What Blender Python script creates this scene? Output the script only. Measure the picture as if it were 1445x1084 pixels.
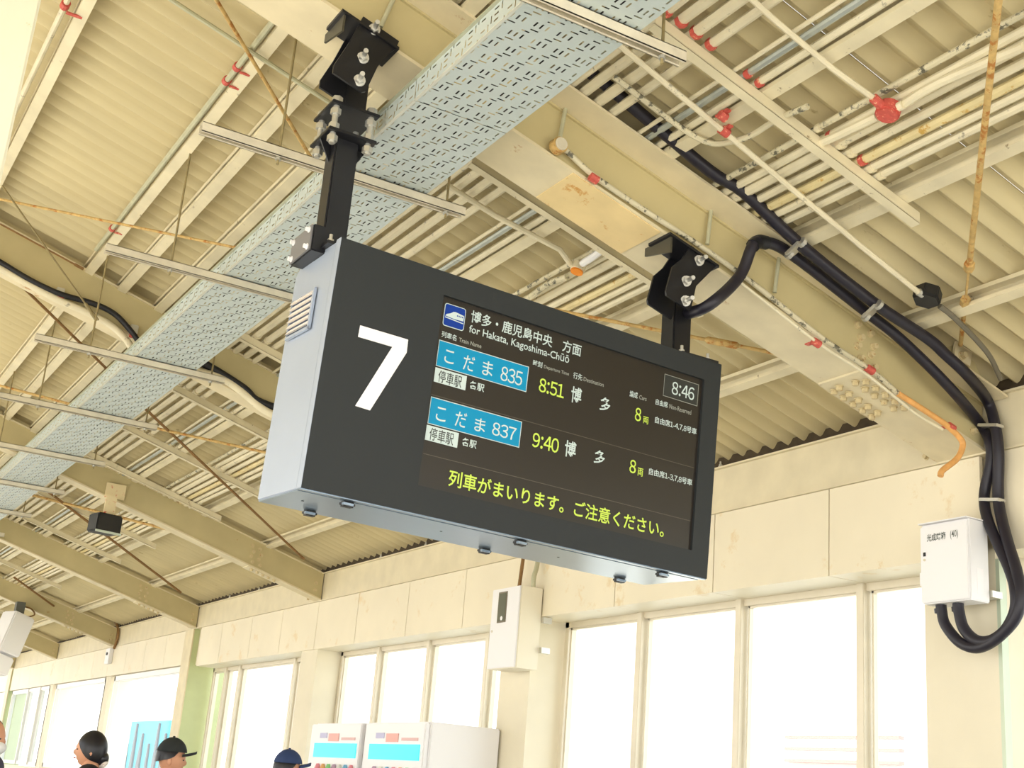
import bpy, bmesh, math, random
from mathutils import Vector, Matrix
random.seed(7)
for o in list(bpy.data.objects): bpy.data.objects.remove(o)
S = bpy.context.scene
COL = S.collection
H = 1.45                                    # camera height above the platform
# ------------------------------------------------------------------ camera
FPX = 1817.66
RX = Vector((0.85662578, -0.50983211, 0.0791422))      # picture right, in world axes
DN = Vector((0.22184276, 0.22548144, -0.94865374))     # picture down
FW = Vector((0.46580904, 0.83019837, 0.30625577))      # view direction
cam_d = bpy.data.cameras.new('camera'); cam = bpy.data.objects.new('camera', cam_d); COL.objects.link(cam)
cam_d.sensor_width = 36; cam_d.lens = 36 * FPX / 1445; cam_d.clip_end = 500
up, bk = -DN, -FW
cam.matrix_world = Matrix(((RX.x, up.x, bk.x, 0), (RX.y, up.y, bk.y, 0), (RX.z, up.z, bk.z, H), (0, 0, 0, 1)))
S.camera = cam
# ------------------------------------------------------------------ light
w = bpy.data.worlds.new('sky'); S.world = w; w.use_nodes = True
nt = w.node_tree; bg = nt.nodes['Background']
tc = nt.nodes.new('ShaderNodeTexCoord'); sp = nt.nodes.new('ShaderNodeSeparateXYZ'); cr = nt.nodes.new('ShaderNodeValToRGB')
nt.links.new(tc.outputs['Generated'], sp.inputs[0]); nt.links.new(sp.outputs['Z'], cr.inputs[0]); nt.links.new(cr.outputs[0], bg.inputs[0])
cr.color_ramp.elements[0].position = 0.0; cr.color_ramp.elements[0].color = (1.0, 0.985, 0.96, 1)
e_ = cr.color_ramp.elements.new(.28); e_.color = (.62, .64, .66, 1)
cr.color_ramp.elements[-1].position = 0.9; cr.color_ramp.elements[-1].color = (0.36, 0.46, 0.60, 1)
bg.inputs[1].default_value = 1.75
sd = bpy.data.lights.new('sun', 'SUN'); sd.energy = 5.6; sd.angle = 0.02; sd.color = (1.0, 0.93, 0.80)
sun = bpy.data.objects.new('sun', sd); COL.objects.link(sun)
sun.rotation_euler = Vector((0.75, 0.20, -0.80)).to_track_quat('-Z', 'Y').to_euler()
S.view_settings.view_transform = 'Standard'; S.view_settings.look = 'None'
S.view_settings.exposure = 1.12; S.view_settings.gamma = 1; S.view_settings.use_curve_mapping = False

# ------------------------------------------------------------------ picture -> place helpers (rays meet real planes)
CO = Vector((0, 0, H))
def ray(u, v): return RX * ((u - 722.5) / FPX) + DN * ((v - 542) / FPX) + FW
def at_y(u, v, Y): d = ray(u, v); return CO + d * (Y / d.y)
def at_x(u, v, X): d = ray(u, v); return CO + d * (X / d.x)
def at_z(u, v, Z): d = ray(u, v); return CO + d * ((Z - H) / d.z)
SL = 0.285
def zb(X): return H + 1.72 + SL * (4.8 - X)             # underside of the rafters
def zt(X): return zb(X) + 0.25                          # top of the rafters
def at_roof(u, v, off=0.0):
    d = ray(u, v); t = (1.97 + off + SL * 4.8) / (d.z + SL * d.x); return CO + d * t

# ------------------------------------------------------------------ materials
MATS = {}
def lin(c): return tuple(((x / 255) / 12.92 if x / 255 <= 0.04045 else ((x / 255 + 0.055) / 1.055) ** 2.4) for x in c)
def mat(name, rgb, rough=0.6, metal=0.0, vary=0.0, scale=6.0, dirt=None, dirt_amt=0.5, dirt_scale=9.0, bump=0.0, emit=0.0, spec=0.5, stretch=None):
    if name in MATS: return MATS[name]
    m = bpy.data.materials.new(name); m.use_nodes = True; n = m.node_tree.nodes; l = m.node_tree.links
    b = n['Principled BSDF']; c = lin(rgb) + (1,)
    b.inputs['Roughness'].default_value = rough; b.inputs['Metallic'].default_value = metal
    b.inputs['Specular IOR Level'].default_value = spec
    b.inputs['Base Color'].default_value = c
    geo = None
    if vary or dirt or bump:
        g = n.new('ShaderNodeNewGeometry'); geo = g.outputs['Position']
        if stretch:
            mp = n.new('ShaderNodeMapping'); mp.inputs['Scale'].default_value = stretch; l.new(geo, mp.inputs[0]); geo = mp.outputs[0]
    last = None
    if vary:
        t = n.new('ShaderNodeTexNoise'); t.inputs['Scale'].default_value = scale; t.inputs['Detail'].default_value = 5; l.new(geo, t.inputs[0])
        r = n.new('ShaderNodeMapRange'); r.inputs[1].default_value = 0.3; r.inputs[2].default_value = 0.7
        r.inputs[3].default_value = 1 - vary; r.inputs[4].default_value = 1 + vary * 0.5; l.new(t.outputs[0], r.inputs[0])
        mx = n.new('ShaderNodeVectorMath'); mx.operation = 'SCALE'; mx.inputs[0].default_value = c[:3]; l.new(r.outputs[0], mx.inputs['Scale'])
        last = mx.outputs[0]
    if dirt:
        t = n.new('ShaderNodeTexNoise'); t.inputs['Scale'].default_value = dirt_scale; t.inputs['Detail'].default_value = 8; t.inputs['Roughness'].default_value = 0.7; l.new(geo, t.inputs[0])
        r = n.new('ShaderNodeMapRange'); r.inputs[1].default_value = 1.0 - dirt_amt; r.inputs[2].default_value = 1.06 - dirt_amt; l.new(t.outputs[0], r.inputs[0])
        mx = n.new('ShaderNodeMix'); mx.data_type = 'RGBA'; l.new(r.outputs[0], mx.inputs['Factor'])
        if last: l.new(last, mx.inputs['A'])
        else: mx.inputs['A'].default_value = c
        mx.inputs['B'].default_value = lin(dirt) + (1,); last = mx.outputs['Result']
    if last: l.new(last, b.inputs['Base Color'])
    if bump:
        t = n.new('ShaderNodeTexNoise'); t.inputs['Scale'].default_value = 120; l.new(geo, t.inputs[0])
        bp = n.new('ShaderNodeBump'); bp.inputs['Strength'].default_value = bump; bp.inputs['Distance'].default_value = 0.002
        l.new(t.outputs[0], bp.inputs['Height']); l.new(bp.outputs[0], b.inputs['Normal'])
    if emit:
        b.inputs['Emission Color'].default_value = c; b.inputs['Emission Strength'].default_value = emit
    MATS[name] = m; return m
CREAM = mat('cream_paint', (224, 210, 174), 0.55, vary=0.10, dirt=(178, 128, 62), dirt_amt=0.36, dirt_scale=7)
CREAM_SHADED = mat('cream_paint_shaded', (198, 183, 136), 0.6, vary=0.08, scale=4, dirt=(170, 130, 70), dirt_amt=0.33, dirt_scale=5)  # darker, more olive copy of the cream: shading of the webs painted in
PURL = mat('purlin_paint', (226, 214, 180), 0.5, vary=0.12, dirt=(120, 96, 56), dirt_amt=0.36, dirt_scale=16)
PIPE = mat('pipe_paint', (228, 217, 186), 0.5, vary=0.12, dirt=(150, 142, 122), dirt_amt=0.38, dirt_scale=14)
PEEL = mat('pipe_paint_peeling', (214, 204, 172), 0.5, vary=0.2, dirt=(96, 92, 76), dirt_amt=0.47, dirt_scale=24)
YELL = mat('pipe_paint_yellowed', (226, 208, 156), 0.5, vary=0.12, dirt=(200, 158, 74), dirt_amt=0.43, dirt_scale=16)
GALV = mat('galvanised_conduit', (196, 202, 196), 0.4, 0.55, vary=0.10, scale=20)
GREENG = mat('grey_green_conduit', (192, 190, 160), 0.45, 0.2, vary=0.10, scale=20)
STEEL = mat('strut_steel', (218, 208, 184), 0.5, 0.0, vary=0.12, scale=15)
ROOF = mat('roof_sheet_paint', (208, 193, 150), 0.65, vary=0.08, scale=2.0, dirt=(158, 138, 94), dirt_amt=0.34, dirt_scale=4, stretch=(0.6, 1.6, 1))
EAVE_DARK = mat('eave_dark', (70, 58, 40), 0.9, vary=0.3, scale=20)
FASC = mat('fascia_panel', (236, 225, 198), 0.5, vary=0.05, scale=2.0, dirt=(228, 208, 168), dirt_amt=0.40, dirt_scale=3)
GIRD = mat('girder_paint', (224, 212, 180), 0.5, vary=0.08)
PILA = mat('pilaster_paint', (232, 222, 196), 0.6, vary=0.05, scale=3)
COLG = mat('green_column_paint', (196, 204, 152), 0.5, vary=0.05)
FRAME = mat('window_frame_metal', (222, 212, 190), 0.4, 0.2, vary=0.05)
WFRAME = mat('white_window_frame', (238, 236, 230), 0.4)
RUST = mat('rusty_rod', (206, 172, 108), 0.7, vary=0.25, scale=30, dirt=(176, 116, 50), dirt_amt=0.46, dirt_scale=22)
BROWN = mat('brown_rod', (140, 104, 58), 0.7, vary=0.2, scale=30)
WIRE = mat('dull_wire', (150, 134, 92), 0.6, vary=0.2, scale=30)
RED = mat('red_marking_paint', (204, 88, 76), 0.6, vary=0.2, scale=60, dirt=(236, 190, 150), dirt_amt=0.42, dirt_scale=60)
ORANGE = mat('orange_cap', (238, 140, 22), 0.5)
BLACKC = mat('black_cable', (24, 24, 28), 0.5)
VIOLC = mat('black_violet_conduit', (32, 29, 40), 0.45)
BRK = mat('black_bracket_paint', (26, 26, 30), 0.38, 0.1, vary=0.1, scale=10)
BOLT = mat('zinc_bolt', (206, 204, 196), 0.35, 0.75)
RBOLT = mat('painted_bolt', (208, 190, 146), 0.6, dirt=(176, 128, 66), dirt_amt=0.42, dirt_scale=40)
SIGNF = mat('board_front_paint', (44, 47, 48), 0.6, bump=0.15, spec=0.3)
SIGNS = mat('board_side_metal', (174, 184, 200), 0.40, 0.30, vary=0.03)
SIGNB = mat('board_bottom_metal', (138, 154, 170), 0.30, 0.6, vary=0.04, scale=2)
SCREEN = mat('screen_surface', (40, 36, 32), 0.3, spec=0.5)
SCRH = mat('screen_header_strip', (48, 51, 50), 0.3, spec=0.5)
TXW = mat('screen_white', (188, 202, 198), 0.5, emit=0.07)
TXY = mat('screen_yellow_green', (186, 208, 78), 0.5, emit=0.10)
TXC = mat('screen_cyan', (0, 134, 176), 0.4, emit=0.05, spec=.3)
TXB = mat('screen_blue', (6, 52, 140), 0.4, emit=0.03, spec=.3)
TXG = mat('screen_dim', (150, 152, 142), 0.5, emit=0.06)
LINE = mat('screen_line', (84, 78, 66), 0.5)
NUM = mat('white_numeral', (246, 240, 240), 0.5)
DARKT = mat('dark_text', (52, 56, 52), 0.5)
WBOX = mat('white_enamel', (238, 236, 236), 0.4)
CBOX = mat('cream_enamel', (238, 230, 208), 0.45)
DGLASS = mat('dark_window', (96, 98, 84), 0.2)
FLOOR = mat('platform_floor', (178, 175, 168), 0.8, vary=0.08)
GROUND = mat('ground_outside', (206, 202, 192), 0.9, vary=0.1)
BLK = mat('black_plastic', (30, 30, 30), 0.5)
GREYB = mat('grey_cabinet', (206, 206, 200), 0.5)

def glass_mat():
    m = bpy.data.materials.new('window_glass'); m.use_nodes = True; n = m.node_tree.nodes; l = m.node_tree.links
    for x in list(n): n.remove(x)
    o = n.new('ShaderNodeOutputMaterial'); t = n.new('ShaderNodeBsdfTransparent'); g = n.new('ShaderNodeBsdfGlossy'); mx = n.new('ShaderNodeMixShader')
    t.inputs[0].default_value = (0.96, 0.98, 0.98, 1); g.inputs['Roughness'].default_value = 0.03; mx.inputs[0].default_value = 0.06
    l.new(t.outputs[0], mx.inputs[1]); l.new(g.outputs[0], mx.inputs[2]); l.new(mx.outputs[0], o.inputs[0]); return m
GLASS = glass_mat()

def tray_mat():
    """galvanised sheet punched with slots: holes really let light through"""
    m = bpy.data.materials.new('perforated_galvanised_sheet'); m.use_nodes = True; n = m.node_tree.nodes; l = m.node_tree.links
    b = n['Principled BSDF']; b.inputs['Base Color'].default_value = lin((200, 210, 208)) + (1,); b.inputs['Roughness'].default_value = 0.42; b.inputs['Metallic'].default_value = 0.25
    out = n['Material Output']
    uv = n.new('ShaderNodeUVMap'); sp = n.new('ShaderNodeSeparateXYZ'); l.new(uv.outputs[0], sp.inputs[0])
    def M(op, a, c=None, d=None):
        x = n.new('ShaderNodeMath'); x.operation = op
        for i, v in enumerate((a, c, d)):
            if v is None: continue
            if isinstance(v, (int, float)): x.inputs[i].default_value = v
            else: l.new(v, x.inputs[i])
        return x.outputs[0]
    X, Y = sp.outputs[0], sp.outputs[1]                  # metres across, metres along
    CY, CX = 0.088, 0.088
    row = M('FLOOR', M('DIVIDE', Y, CY)); fy = M('FRACT', M('DIVIDE', Y, CY))
    sh = M('MULTIPLY', M('FRACT', M('MULTIPLY', row, 0.5)), 1.0)
    fx = M('FRACT', M('ADD', M('DIVIDE', X, CX), sh))
    def band(v, c0, hw): return M('LESS_THAN', M('ABSOLUTE', M('SUBTRACT', v, c0)), hw)
    dash1 = M('MULTIPLY', band(fy, 0.90, 0.036), band(fx, 0.30, 0.17))
    dash2 = M('MULTIPLY', band(fy, 0.12, 0.036), band(fx, 0.55, 0.16))
    f4 = M('FRACT', M('MULTIPLY', fx, 4.0))
    slot = M('MULTIPLY', M('MULTIPLY', band(f4, 0.5, 0.145), band(fy, 0.52, 0.155)), M('LESS_THAN', fx, 0.76))
    any_ = M('MINIMUM', M('ADD', M('ADD', dash1, dash2), slot), 1.0)
    inside = M('MULTIPLY', M('GREATER_THAN', X, 0.012), M('LESS_THAN', X, 0.372))
    any_ = M('MULTIPLY', any_, inside)
    tr = n.new('ShaderNodeBsdfTransparent'); mx = n.new('ShaderNodeMixShader')
    l.new(any_, mx.inputs[0]); l.new(b.outputs[0], mx.inputs[1]); l.new(tr.outputs[0], mx.inputs[2]); l.new(mx.outputs[0], out.inputs[0])
    return m
TRAY = tray_mat()
TRAYS = mat('galvanised_tray_side', (190, 190, 166), 0.45, 0.35, vary=0.08)

# ------------------------------------------------------------------ mesh building
class MB:
    def __init__(s): s.v = []; s.f = []
    def add(s, vs, fs):
        k = len(s.v); s.v += [Vector(p) for p in vs]; s.f += [tuple(i + k for i in f) for f in fs]; return s
    def box(s, x0, x1, y0, y1, z0, z1, M=None):
        vs = [Vector((x, y, z)) for z in (z0, z1) for y in (y0, y1) for x in (x0, x1)]
        if M: vs = [M @ p for p in vs]
        return s.add(vs, [(0, 2, 3, 1), (4, 5, 7, 6), (0, 1, 5, 4), (2, 6, 7, 3), (0, 4, 6, 2), (1, 3, 7, 5)])
    def bar(s, a, b, wd, ht, up=(0, 0, 1)):
        a, b = Vector(a), Vector(b); d = (b - a).normalized(); r = d.cross(Vector(up)).normalized(); u = r.cross(d)
        vs = [p + r * (i * wd / 2) + u * (j * ht / 2) for p in (a, b) for i, j in ((-1, -1), (1, -1), (1, 1), (-1, 1))]
        return s.add(vs, [(3, 2, 1, 0), (4, 5, 6, 7), (0, 1, 5, 4), (1, 2, 6, 5), (2, 3, 7, 6), (3, 0, 4, 7)])
    def prism(s, pts, ext):                              # polygon pushed along ext
        n = len(pts); ext = Vector(ext); pts = [Vector(p) for p in pts]
        return s.add(pts + [p + ext for p in pts], [tuple(range(n))[::-1], tuple(range(n, 2 * n))] + [(i, (i + 1) % n, n + (i + 1) % n, n + i) for i in range(n)])
    def tube(s, pts, r, seg=10, cap=True):
        pts = [Vector(p) for p in pts]; n = len(pts); prev = None; vs = []
        for i, p in enumerate(pts):
            d = (pts[min(i + 1, n - 1)] - pts[max(i - 1, 0)]).normalized()
            if prev is None:
                q = d.cross(Vector((0, 0, 1)));  q = q if q.length > 1e-3 else d.cross(Vector((1, 0, 0)))
            else: q = prev - d * prev.dot(d)
            q.normalize(); prev = q; t = d.cross(q)
            rr = r[i] if isinstance(r, (list, tuple)) else r
            vs += [p + (q * math.cos(a) + t * math.sin(a)) * rr for a in (2 * math.pi * k / seg for k in range(seg))]
        fs = [(i * seg + k, i * seg + (k + 1) % seg, (i + 1) * seg + (k + 1) % seg, (i + 1) * seg + k) for i in range(n - 1) for k in range(seg)]
        if cap: fs += [tuple(range(seg))[::-1], tuple(range((n - 1) * seg, n * seg))]
        return s.add(vs, fs)
    def sph(s, c, rx, ry, rz, nu=16, nv=10, M=None):
        c = Vector(c); vs = [Vector((0, 0, rz))]
        for j in range(1, nv):
            a = math.pi * j / nv
            vs += [Vector((rx * math.sin(a) * math.cos(2 * math.pi * i / nu), ry * math.sin(a) * math.sin(2 * math.pi * i / nu), rz * math.cos(a))) for i in range(nu)]
        vs.append(Vector((0, 0, -rz)))
        fs = [(0, 1 + i, 1 + (i + 1) % nu) for i in range(nu)]
        for j in range(nv - 2): fs += [(1 + j * nu + i, 1 + (j + 1) * nu + i, 1 + (j + 1) * nu + (i + 1) % nu, 1 + j * nu + (i + 1) % nu) for i in range(nu)]
        k = 1 + (nv - 2) * nu; fs += [(len(vs) - 1, k + (i + 1) % nu, k + i) for i in range(nu)]
        if M: vs = [M @ p for p in vs]
        return s.add([c + p for p in vs], fs)
WM = {}                                                 # world matrix of each root, so parts may be given in world metres
def rootm(o):
    while o.parent: o = o.parent
    return WM.get(o.name, Matrix.Translation(o.location))
def mk(name, mb, m, parent=None, smooth=False, local=False, bevel=0, uv=None):
    me = bpy.data.meshes.new(name); vs = mb.v
    if parent is not None and not local: inv = rootm(parent).inverted(); vs = [inv @ p for p in vs]
    me.from_pydata([tuple(p) for p in vs], [], mb.f); me.materials.append(m)
    if smooth: me.polygons.foreach_set('use_smooth', [True] * len(me.polygons))
    if uv:
        lay = me.uv_layers.new(name='UVMap')
        for lp in me.loops: lay.data[lp.index].uv = uv(me.vertices[lp.vertex_index].co)
    bm = bmesh.new(); bm.from_mesh(me); bmesh.ops.recalc_face_normals(bm, faces=bm.faces)
    if bevel: bmesh.ops.bevel(bm, geom=[e for e in bm.edges if e.calc_face_angle(0) > 0.5], offset=bevel, segments=2, affect='EDGES', clamp_overlap=True)
    bm.to_mesh(me); bm.free()
    if smooth:
        try: me.set_sharp_from_angle(angle=math.radians(40))
        except Exception: pass
    o = bpy.data.objects.new(name, me); COL.objects.link(o)
    if parent is not None: o.parent = parent
    return o
def root(name, loc, label=None, cat=None, group=None, M=None, kind=None):
    o = bpy.data.objects.new(name, None); COL.objects.link(o); o.empty_display_size = 0.1
    if M is not None: o.matrix_world = M; WM[o.name] = M.copy()
    else: o.location = loc; WM[o.name] = Matrix.Translation(Vector(loc))
    tag(o, label, cat, group, kind); return o
def tag(o, label=None, cat=None, group=None, kind=None):
    if label: o['label'] = label
    if cat: o['category'] = cat
    if group: o['group'] = group
    if kind: o['kind'] = kind
    return o
def inst(o_src, parent, M, name=None):
    """another piece sharing the same mesh data; M is its world matrix"""
    o = o_src.copy(); COL.objects.link(o); o.parent = parent
    if name: o.name = name
    o.matrix_basis = rootm(parent).inverted() @ M if parent else M
    return o
BC = {}
def bolt(p, axis, size, parent, m=None, shank=0.0, name='bolt'):
    """hex head on a washer, looking along axis; every bolt its own object"""
    m = m or BOLT; key = (round(size, 4), round(shank, 3), m.name)
    if key not in BC:
        b = MB(); r = size / 2
        b.tube([(0, 0, 0), (0, 0, size * 0.15)], r * 1.35, 12)
        b.tube([(0, 0, size * 0.15), (0, 0, size * 0.75)], r, 6)
        if shank: b.tube([(0, 0, size * 0.7), (0, 0, size * 0.7 + shank)], r * 0.55, 8)
        me = bpy.data.meshes.new('bolt'); me.from_pydata([tuple(v) for v in b.v], [], b.f); me.materials.append(m); BC[key] = me
    o = bpy.data.objects.new(name, BC[key]); COL.objects.link(o)
    M = Matrix.Translation(Vector(p)) @ Vector(axis).to_track_quat('Z', 'Y').to_matrix().to_4x4()
    if parent is not None: o.parent = parent; o.matrix_basis = rootm(parent).inverted() @ M
    else: o.matrix_basis = M
    return o
def spline(pts, k=6):
    pts = [Vector(p) for p in pts]; out = []
    P = [pts[0] * 2 - pts[1]] + pts + [pts[-1] * 2 - pts[-2]]
    for i in range(1, len(P) - 2):
        a, b, c, d = P[i - 1:i + 3]
        for j in range(k):
            t = j / k
            out.append(0.5 * ((2 * b) + (c - a) * t + (2 * a - 5 * b + 4 * c - d) * t * t + (3 * b - a - 3 * c + d) * t ** 3))
    return out + [pts[-1]]

# ------------------------------------------------------------------ floor and ground
BY = [4.1 + 4.03 * n for n in range(-1, 8)]             # rafter lines
floor = mk('floor', MB().box(-3.4, 5.2, -6, 42, -0.3, 0), FLOOR); tag(floor, kind='structure')
gr = mk('ground', MB().box(-60, 60, -40, 90, -1.3, -1.1), GROUND); tag(gr, kind='structure')

# ------------------------------------------------------------------ roof: corrugated sheets laid over purlins
ceil = root('ceiling', (0, 0, zt(0)), kind='structure')
PITCH, AMP, PH = 0.13, 0.027, 0.075
def sheet(x0, x1, slope):
    b = MB(); n = 7 * 8; L = []
    for i in range(n + 1):
        y = i / n * 0.91; h = AMP * math.cos(2 * math.pi * y / PITCH)
        L.append((y, h))
    for x, dz in ((x0, 0), (x1, (x1 - x0) * slope)):
        for y, h in L: b.v.append(Vector((x, y, h + dz)))
    b.f = [(i, i + 1, n + 2 + i, n + 1 + i) for i in range(n)]
    k = len(b.v); b.v += [p + Vector((0, 0, 0.006)) for p in b.v[:]]; b.f += [tuple(j + k for j in f)[::-1] for f in b.f[:]]
    b.f += [(i + 1, i, k + i, k + i + 1) for i in range(n)] + [(n + 1 + i, n + 2 + i, k + n + 2 + i, k + n + 1 + i) for i in range(n)]
    b.f += [(0, n + 1, k + n + 1, k), (n, k + n, k + 2 * n + 1, 2 * n + 1)]
    return b
zr = zt(0.2) + PH + AMP + .006
s1 = mk('corrugated_sheet', sheet(0.2, 5.15, -SL), ROOF, smooth=True)
s2 = mk('corrugated_sheet', sheet(-3.0, 0.2, SL), ROOF, smooth=True)
s2.data.transform(Matrix.Translation((0, 0, -3.2 * SL)))
first = [s1, s2]
for k in range(36):
    for q, src in enumerate(first):
        M = Matrix.Translation((0, -2.5 + 0.91 * k, zr + (0.007 if k % 2 else 0)))
        if k == 0: src.parent = ceil; src.matrix_basis = rootm(ceil).inverted() @ M
        else: inst(src, ceil, M)
rc = mk('ridge_cap', MB().prism([(0.0, -2.5, zr + 0.0), (0.2, -2.5, zr + 0.06), (0.4, -2.5, zr - 0.0), (0.4, -2.5, zr + 0.02), (0.2, -2.5, zr + 0.08), (0, -2.5, zr + 0.02)], (0, 33, 0)), ROOF, ceil)

# ------------------------------------------------------------------ rafters (H-beams)
ORD = ['beam one bay behind the camera side', 'beam that carries the display board', 'second beam, behind the display board', 'third beam, with the small black speaker',
       'fourth beam, ending at the green column', 'fifth beam, with the white speaker', 'sixth beam', 'seventh beam near the second green column', 'farthest beam']
LBL = ['cream steel roof beam overhead, nearer than the one carrying the board', 'cream steel roof beam with rust stains carrying the departure board',
       'cream steel roof beam one bay behind the board, black cable on its web', 'cream steel roof beam carrying the small black speaker',
       'cream steel roof beam with bolted splice ending at the green column', 'cream steel roof beam with the white loudspeaker hanging under it',
       'cream steel roof beam one bay beyond the white loudspeaker', 'cream steel roof beam ending at the far green column', 'cream steel roof beam at the far end of the platform roof']
beams = []
for n, Y in enumerate(BY):
    r = root('roof_beam', (4.8, Y, zb(4.8)), LBL[n], 'beam', 'roof beams across the platform'); beams.append(r)
    near = Y - .145; wd = .29 if n < 2 else .17; ht = .25 if n == 1 else .272; ov = .135 if n == 1 else -.002
    def sec(y0, y1, o0, o1, x0=0.2, x1=4.79):
        return MB().prism([(x0, y0, zb(x0) + o0), (x1, y0, zb(x1) + o0), (x1, y0, zb(x1) + o1), (x0, y0, zb(x0) + o1)], (0, y1 - y0, 0))
    mk('bottom_flange', sec(near, near + wd, 0, .014), CREAM, r)
    mk('top_flange', sec(near - ov, near + wd - .002, ht - .012, ht), CREAM, r)
    mk('web', sec(near + .014, near + .024, .014, ht - .012), CREAM_SHADED, r)
    mk('web', sec(near + wd - .024, near + wd - .014, .014, ht - .012), CREAM_SHADED, r)
    if n == 1:
        mk('weld_ridge', sec(near + .002, near + .014, ht - .022, ht - .012), CREAM_SHADED, r)
        mk('repair_plate', sec(near + .004, near + wd - .006, -.005, 0, 2.42, 2.86), mat('rust_stained_plate', (232, 206, 150), .6, vary=.1, dirt=(206, 148, 70), dirt_amt=.42, dirt_scale=9), r)
    if 0 < n < 6:
        mk('splice_plate', sec(near + .01, near + wd - .01, -.010, 0, 4.0, 4.34), CREAM, r)
        for i in range(5):
            for s in (-1, 1):
                if n > 2 and s > 0: continue
                for e in ((.05, .10) if n == 1 else (.045,)):
                    x = 4.05 + .06 * i + (.015 if e > .06 else 0); bolt((x, near + wd / 2 + s * e, zb(x) - .010), (0, 0, -1), .030, r, RBOLT, name='rivet_bolt')
        for i in range(4):
            for x0 in (3.98, 4.06) if n == 1 else (4.02, 4.10):
                x = x0 + (.0 if i % 2 else .02); bolt((x, near + .014, zb(x) + .05 + .05 * i), (0, -1, 0), .028, r, RBOLT, name='rivet_bolt')
    for z in (.07, .14): bolt((4.72, near + .014, zb(4.72) + z), (0, -1, 0), .028, r, RBOLT, name='rivet_bolt')

# ------------------------------------------------------------------ purlins (lipped channels opening uphill)
PX = [(0.69, 'first purlin below the ridge, beside the pale column'), (1.375, 'purlin with the grey-green conduit clipped along it'), (2.10, 'purlin above the perforated cable tray'),
      (2.815, 'purlin between the two conduit bundles'), (3.515, 'purlin on the wall side of the wider conduit bundle'), (4.205, 'lowest purlin, next to the wall girder')]
def channel(xr, y0, y1, wd=.05, ht=PH):
    b = MB(); t = .004; lip = .018
    def p(x, z): return (x, y0, zt(x) + z)
    xl = xr - wd
    prof = [(xl, 0), (xr, 0), (xr, ht), (xl, ht), (xl, ht - lip), (xl + t, ht - lip), (xl + t, ht - t), (xr - t, ht - t), (xr - t, t), (xl + t, t), (xl + t, lip), (xl, lip)]
    quads = [[(xl, 0), (xr, 0), (xr, t), (xl, t)], [(xr - t, t), (xr, t), (xr, ht - t), (xr - t, ht - t)], [(xl, ht - t), (xr, ht - t), (xr, ht), (xl, ht)],
             [(xl, t), (xl + t, t), (xl + t, lip), (xl, lip)], [(xl, ht - lip), (xl + t, ht - lip), (xl + t, ht - t), (xl, ht - t)]]
    for q in quads: b.prism([p(*c) for c in q], (0, y1 - y0, 0))
    return b
for x, t in PX:
    m = mk('purlin', channel(x, -2.4, 30), PURL); tag(m, 'cream ' + t, 'purlin', 'purlins along the roof')
for x, t in ((1.597, 'slim cream roof channel, nearer the purlin with the grey-green conduit'), (1.847, 'slim cream roof channel running just above the cable tray edge')):
    m = mk('roof_channel', channel(x, -2.4, 30, .055, .06), PURL); tag(m, t, 'channel', 'slim channels above the cable tray')
for i, x in enumerate((-0.4, -1.3, -2.2, -2.9)):       # far side of the ridge
    b = MB().box(x, x + .06, -2.4, 30, zt(0.2) + (x - 0.2) * SL, zt(0.2) + (x - 0.2) * SL + PH)
    m = mk('purlin', b, PURL); tag(m, 'cream purlin on the far side of the ridge, ' + ['uppermost', 'second from the ridge', 'third from the ridge', 'lowest'][i], 'purlin', 'purlins along the roof')
NTH2 = ['first', 'second', 'third', 'fourth', 'fifth', 'sixth', 'seventh', 'eighth', 'ninth']
for n, Y in enumerate(BY):                              # short rafters on the far side
    x0, x1 = -2.9, -0.02; zz = lambda x: zt(0.2) + (x - 0.2) * SL
    m = mk('side_rafter', MB().prism([(x0, Y - .08, zz(x0) - .2), (x1, Y - .08, zz(x1) - .25), (x1, Y - .08, zz(x1)), (x0, Y - .08, zz(x0))], (0, .16, 0)), CREAM)
    tag(m, f'cream rafter on the track side of the ridge, {NTH2[n]} counting from the near end', 'beam', 'rafters on the track side')

# ------------------------------------------------------------------ platform columns on the ridge line
for n, Y in enumerate(BY):
    if n == 0: continue
    r = root('platform_column', (0.18, Y, 0), 'pale cream steel column at the picture edge, carrying the roof ridge' if n == 1 else 'pale cream steel column in the ridge row', 'column', 'columns under the ridge')
    mk('shaft', MB().box(0.0, 0.36, Y - .16, Y + .16, 0, zb(0.36)), mat('pale_column_paint', (226, 222, 198), .5, vary=.04, scale=3, dirt=(222, 176, 96), dirt_amt=.33, dirt_scale=5), r, bevel=.008)
    mk('base_plate', MB().box(-.06, .42, Y - .22, Y + .22, 0, .03), CREAM, r)

# ------------------------------------------------------------------ conduits running along the roof, and the bars under them
GX1 = [(2.245, .016), (2.310, .013), (2.372, .023), (2.440, .023), (2.508, .020)]
GX2 = [(3.030, .013), (3.090, .017), (3.143, .024), (3.200, .018), (3.256, .019), (3.305, .017), (3.354, .017)]
NTH = ['first', 'second', 'third', 'fourth', 'fifth', 'sixth', 'seventh', 'eighth', 'ninth', 'tenth', 'eleventh', 'twelfth']
def conduit(x, r, label, m, grp, dz=0.0, y0=-2.2, y1=29.5, jit=0.004):
    pts = []
    y = y0
    while y < y1 + .01:
        pts.append((x + random.uniform(-jit, jit), y, zt(x) + r + .002 + dz + random.uniform(0, jit))); y += 1.15
    o = mk('conduit', MB().tube(pts, r, 8), m, smooth=True); return tag(o, label, 'conduit', grp)
for i, (x, r) in enumerate(GX1):
    conduit(x, r, f'cream conduit, {NTH[i]} from the ridge in the bundle nearer the cable tray', PIPE, 'conduit bundle nearer the cable tray')
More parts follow.
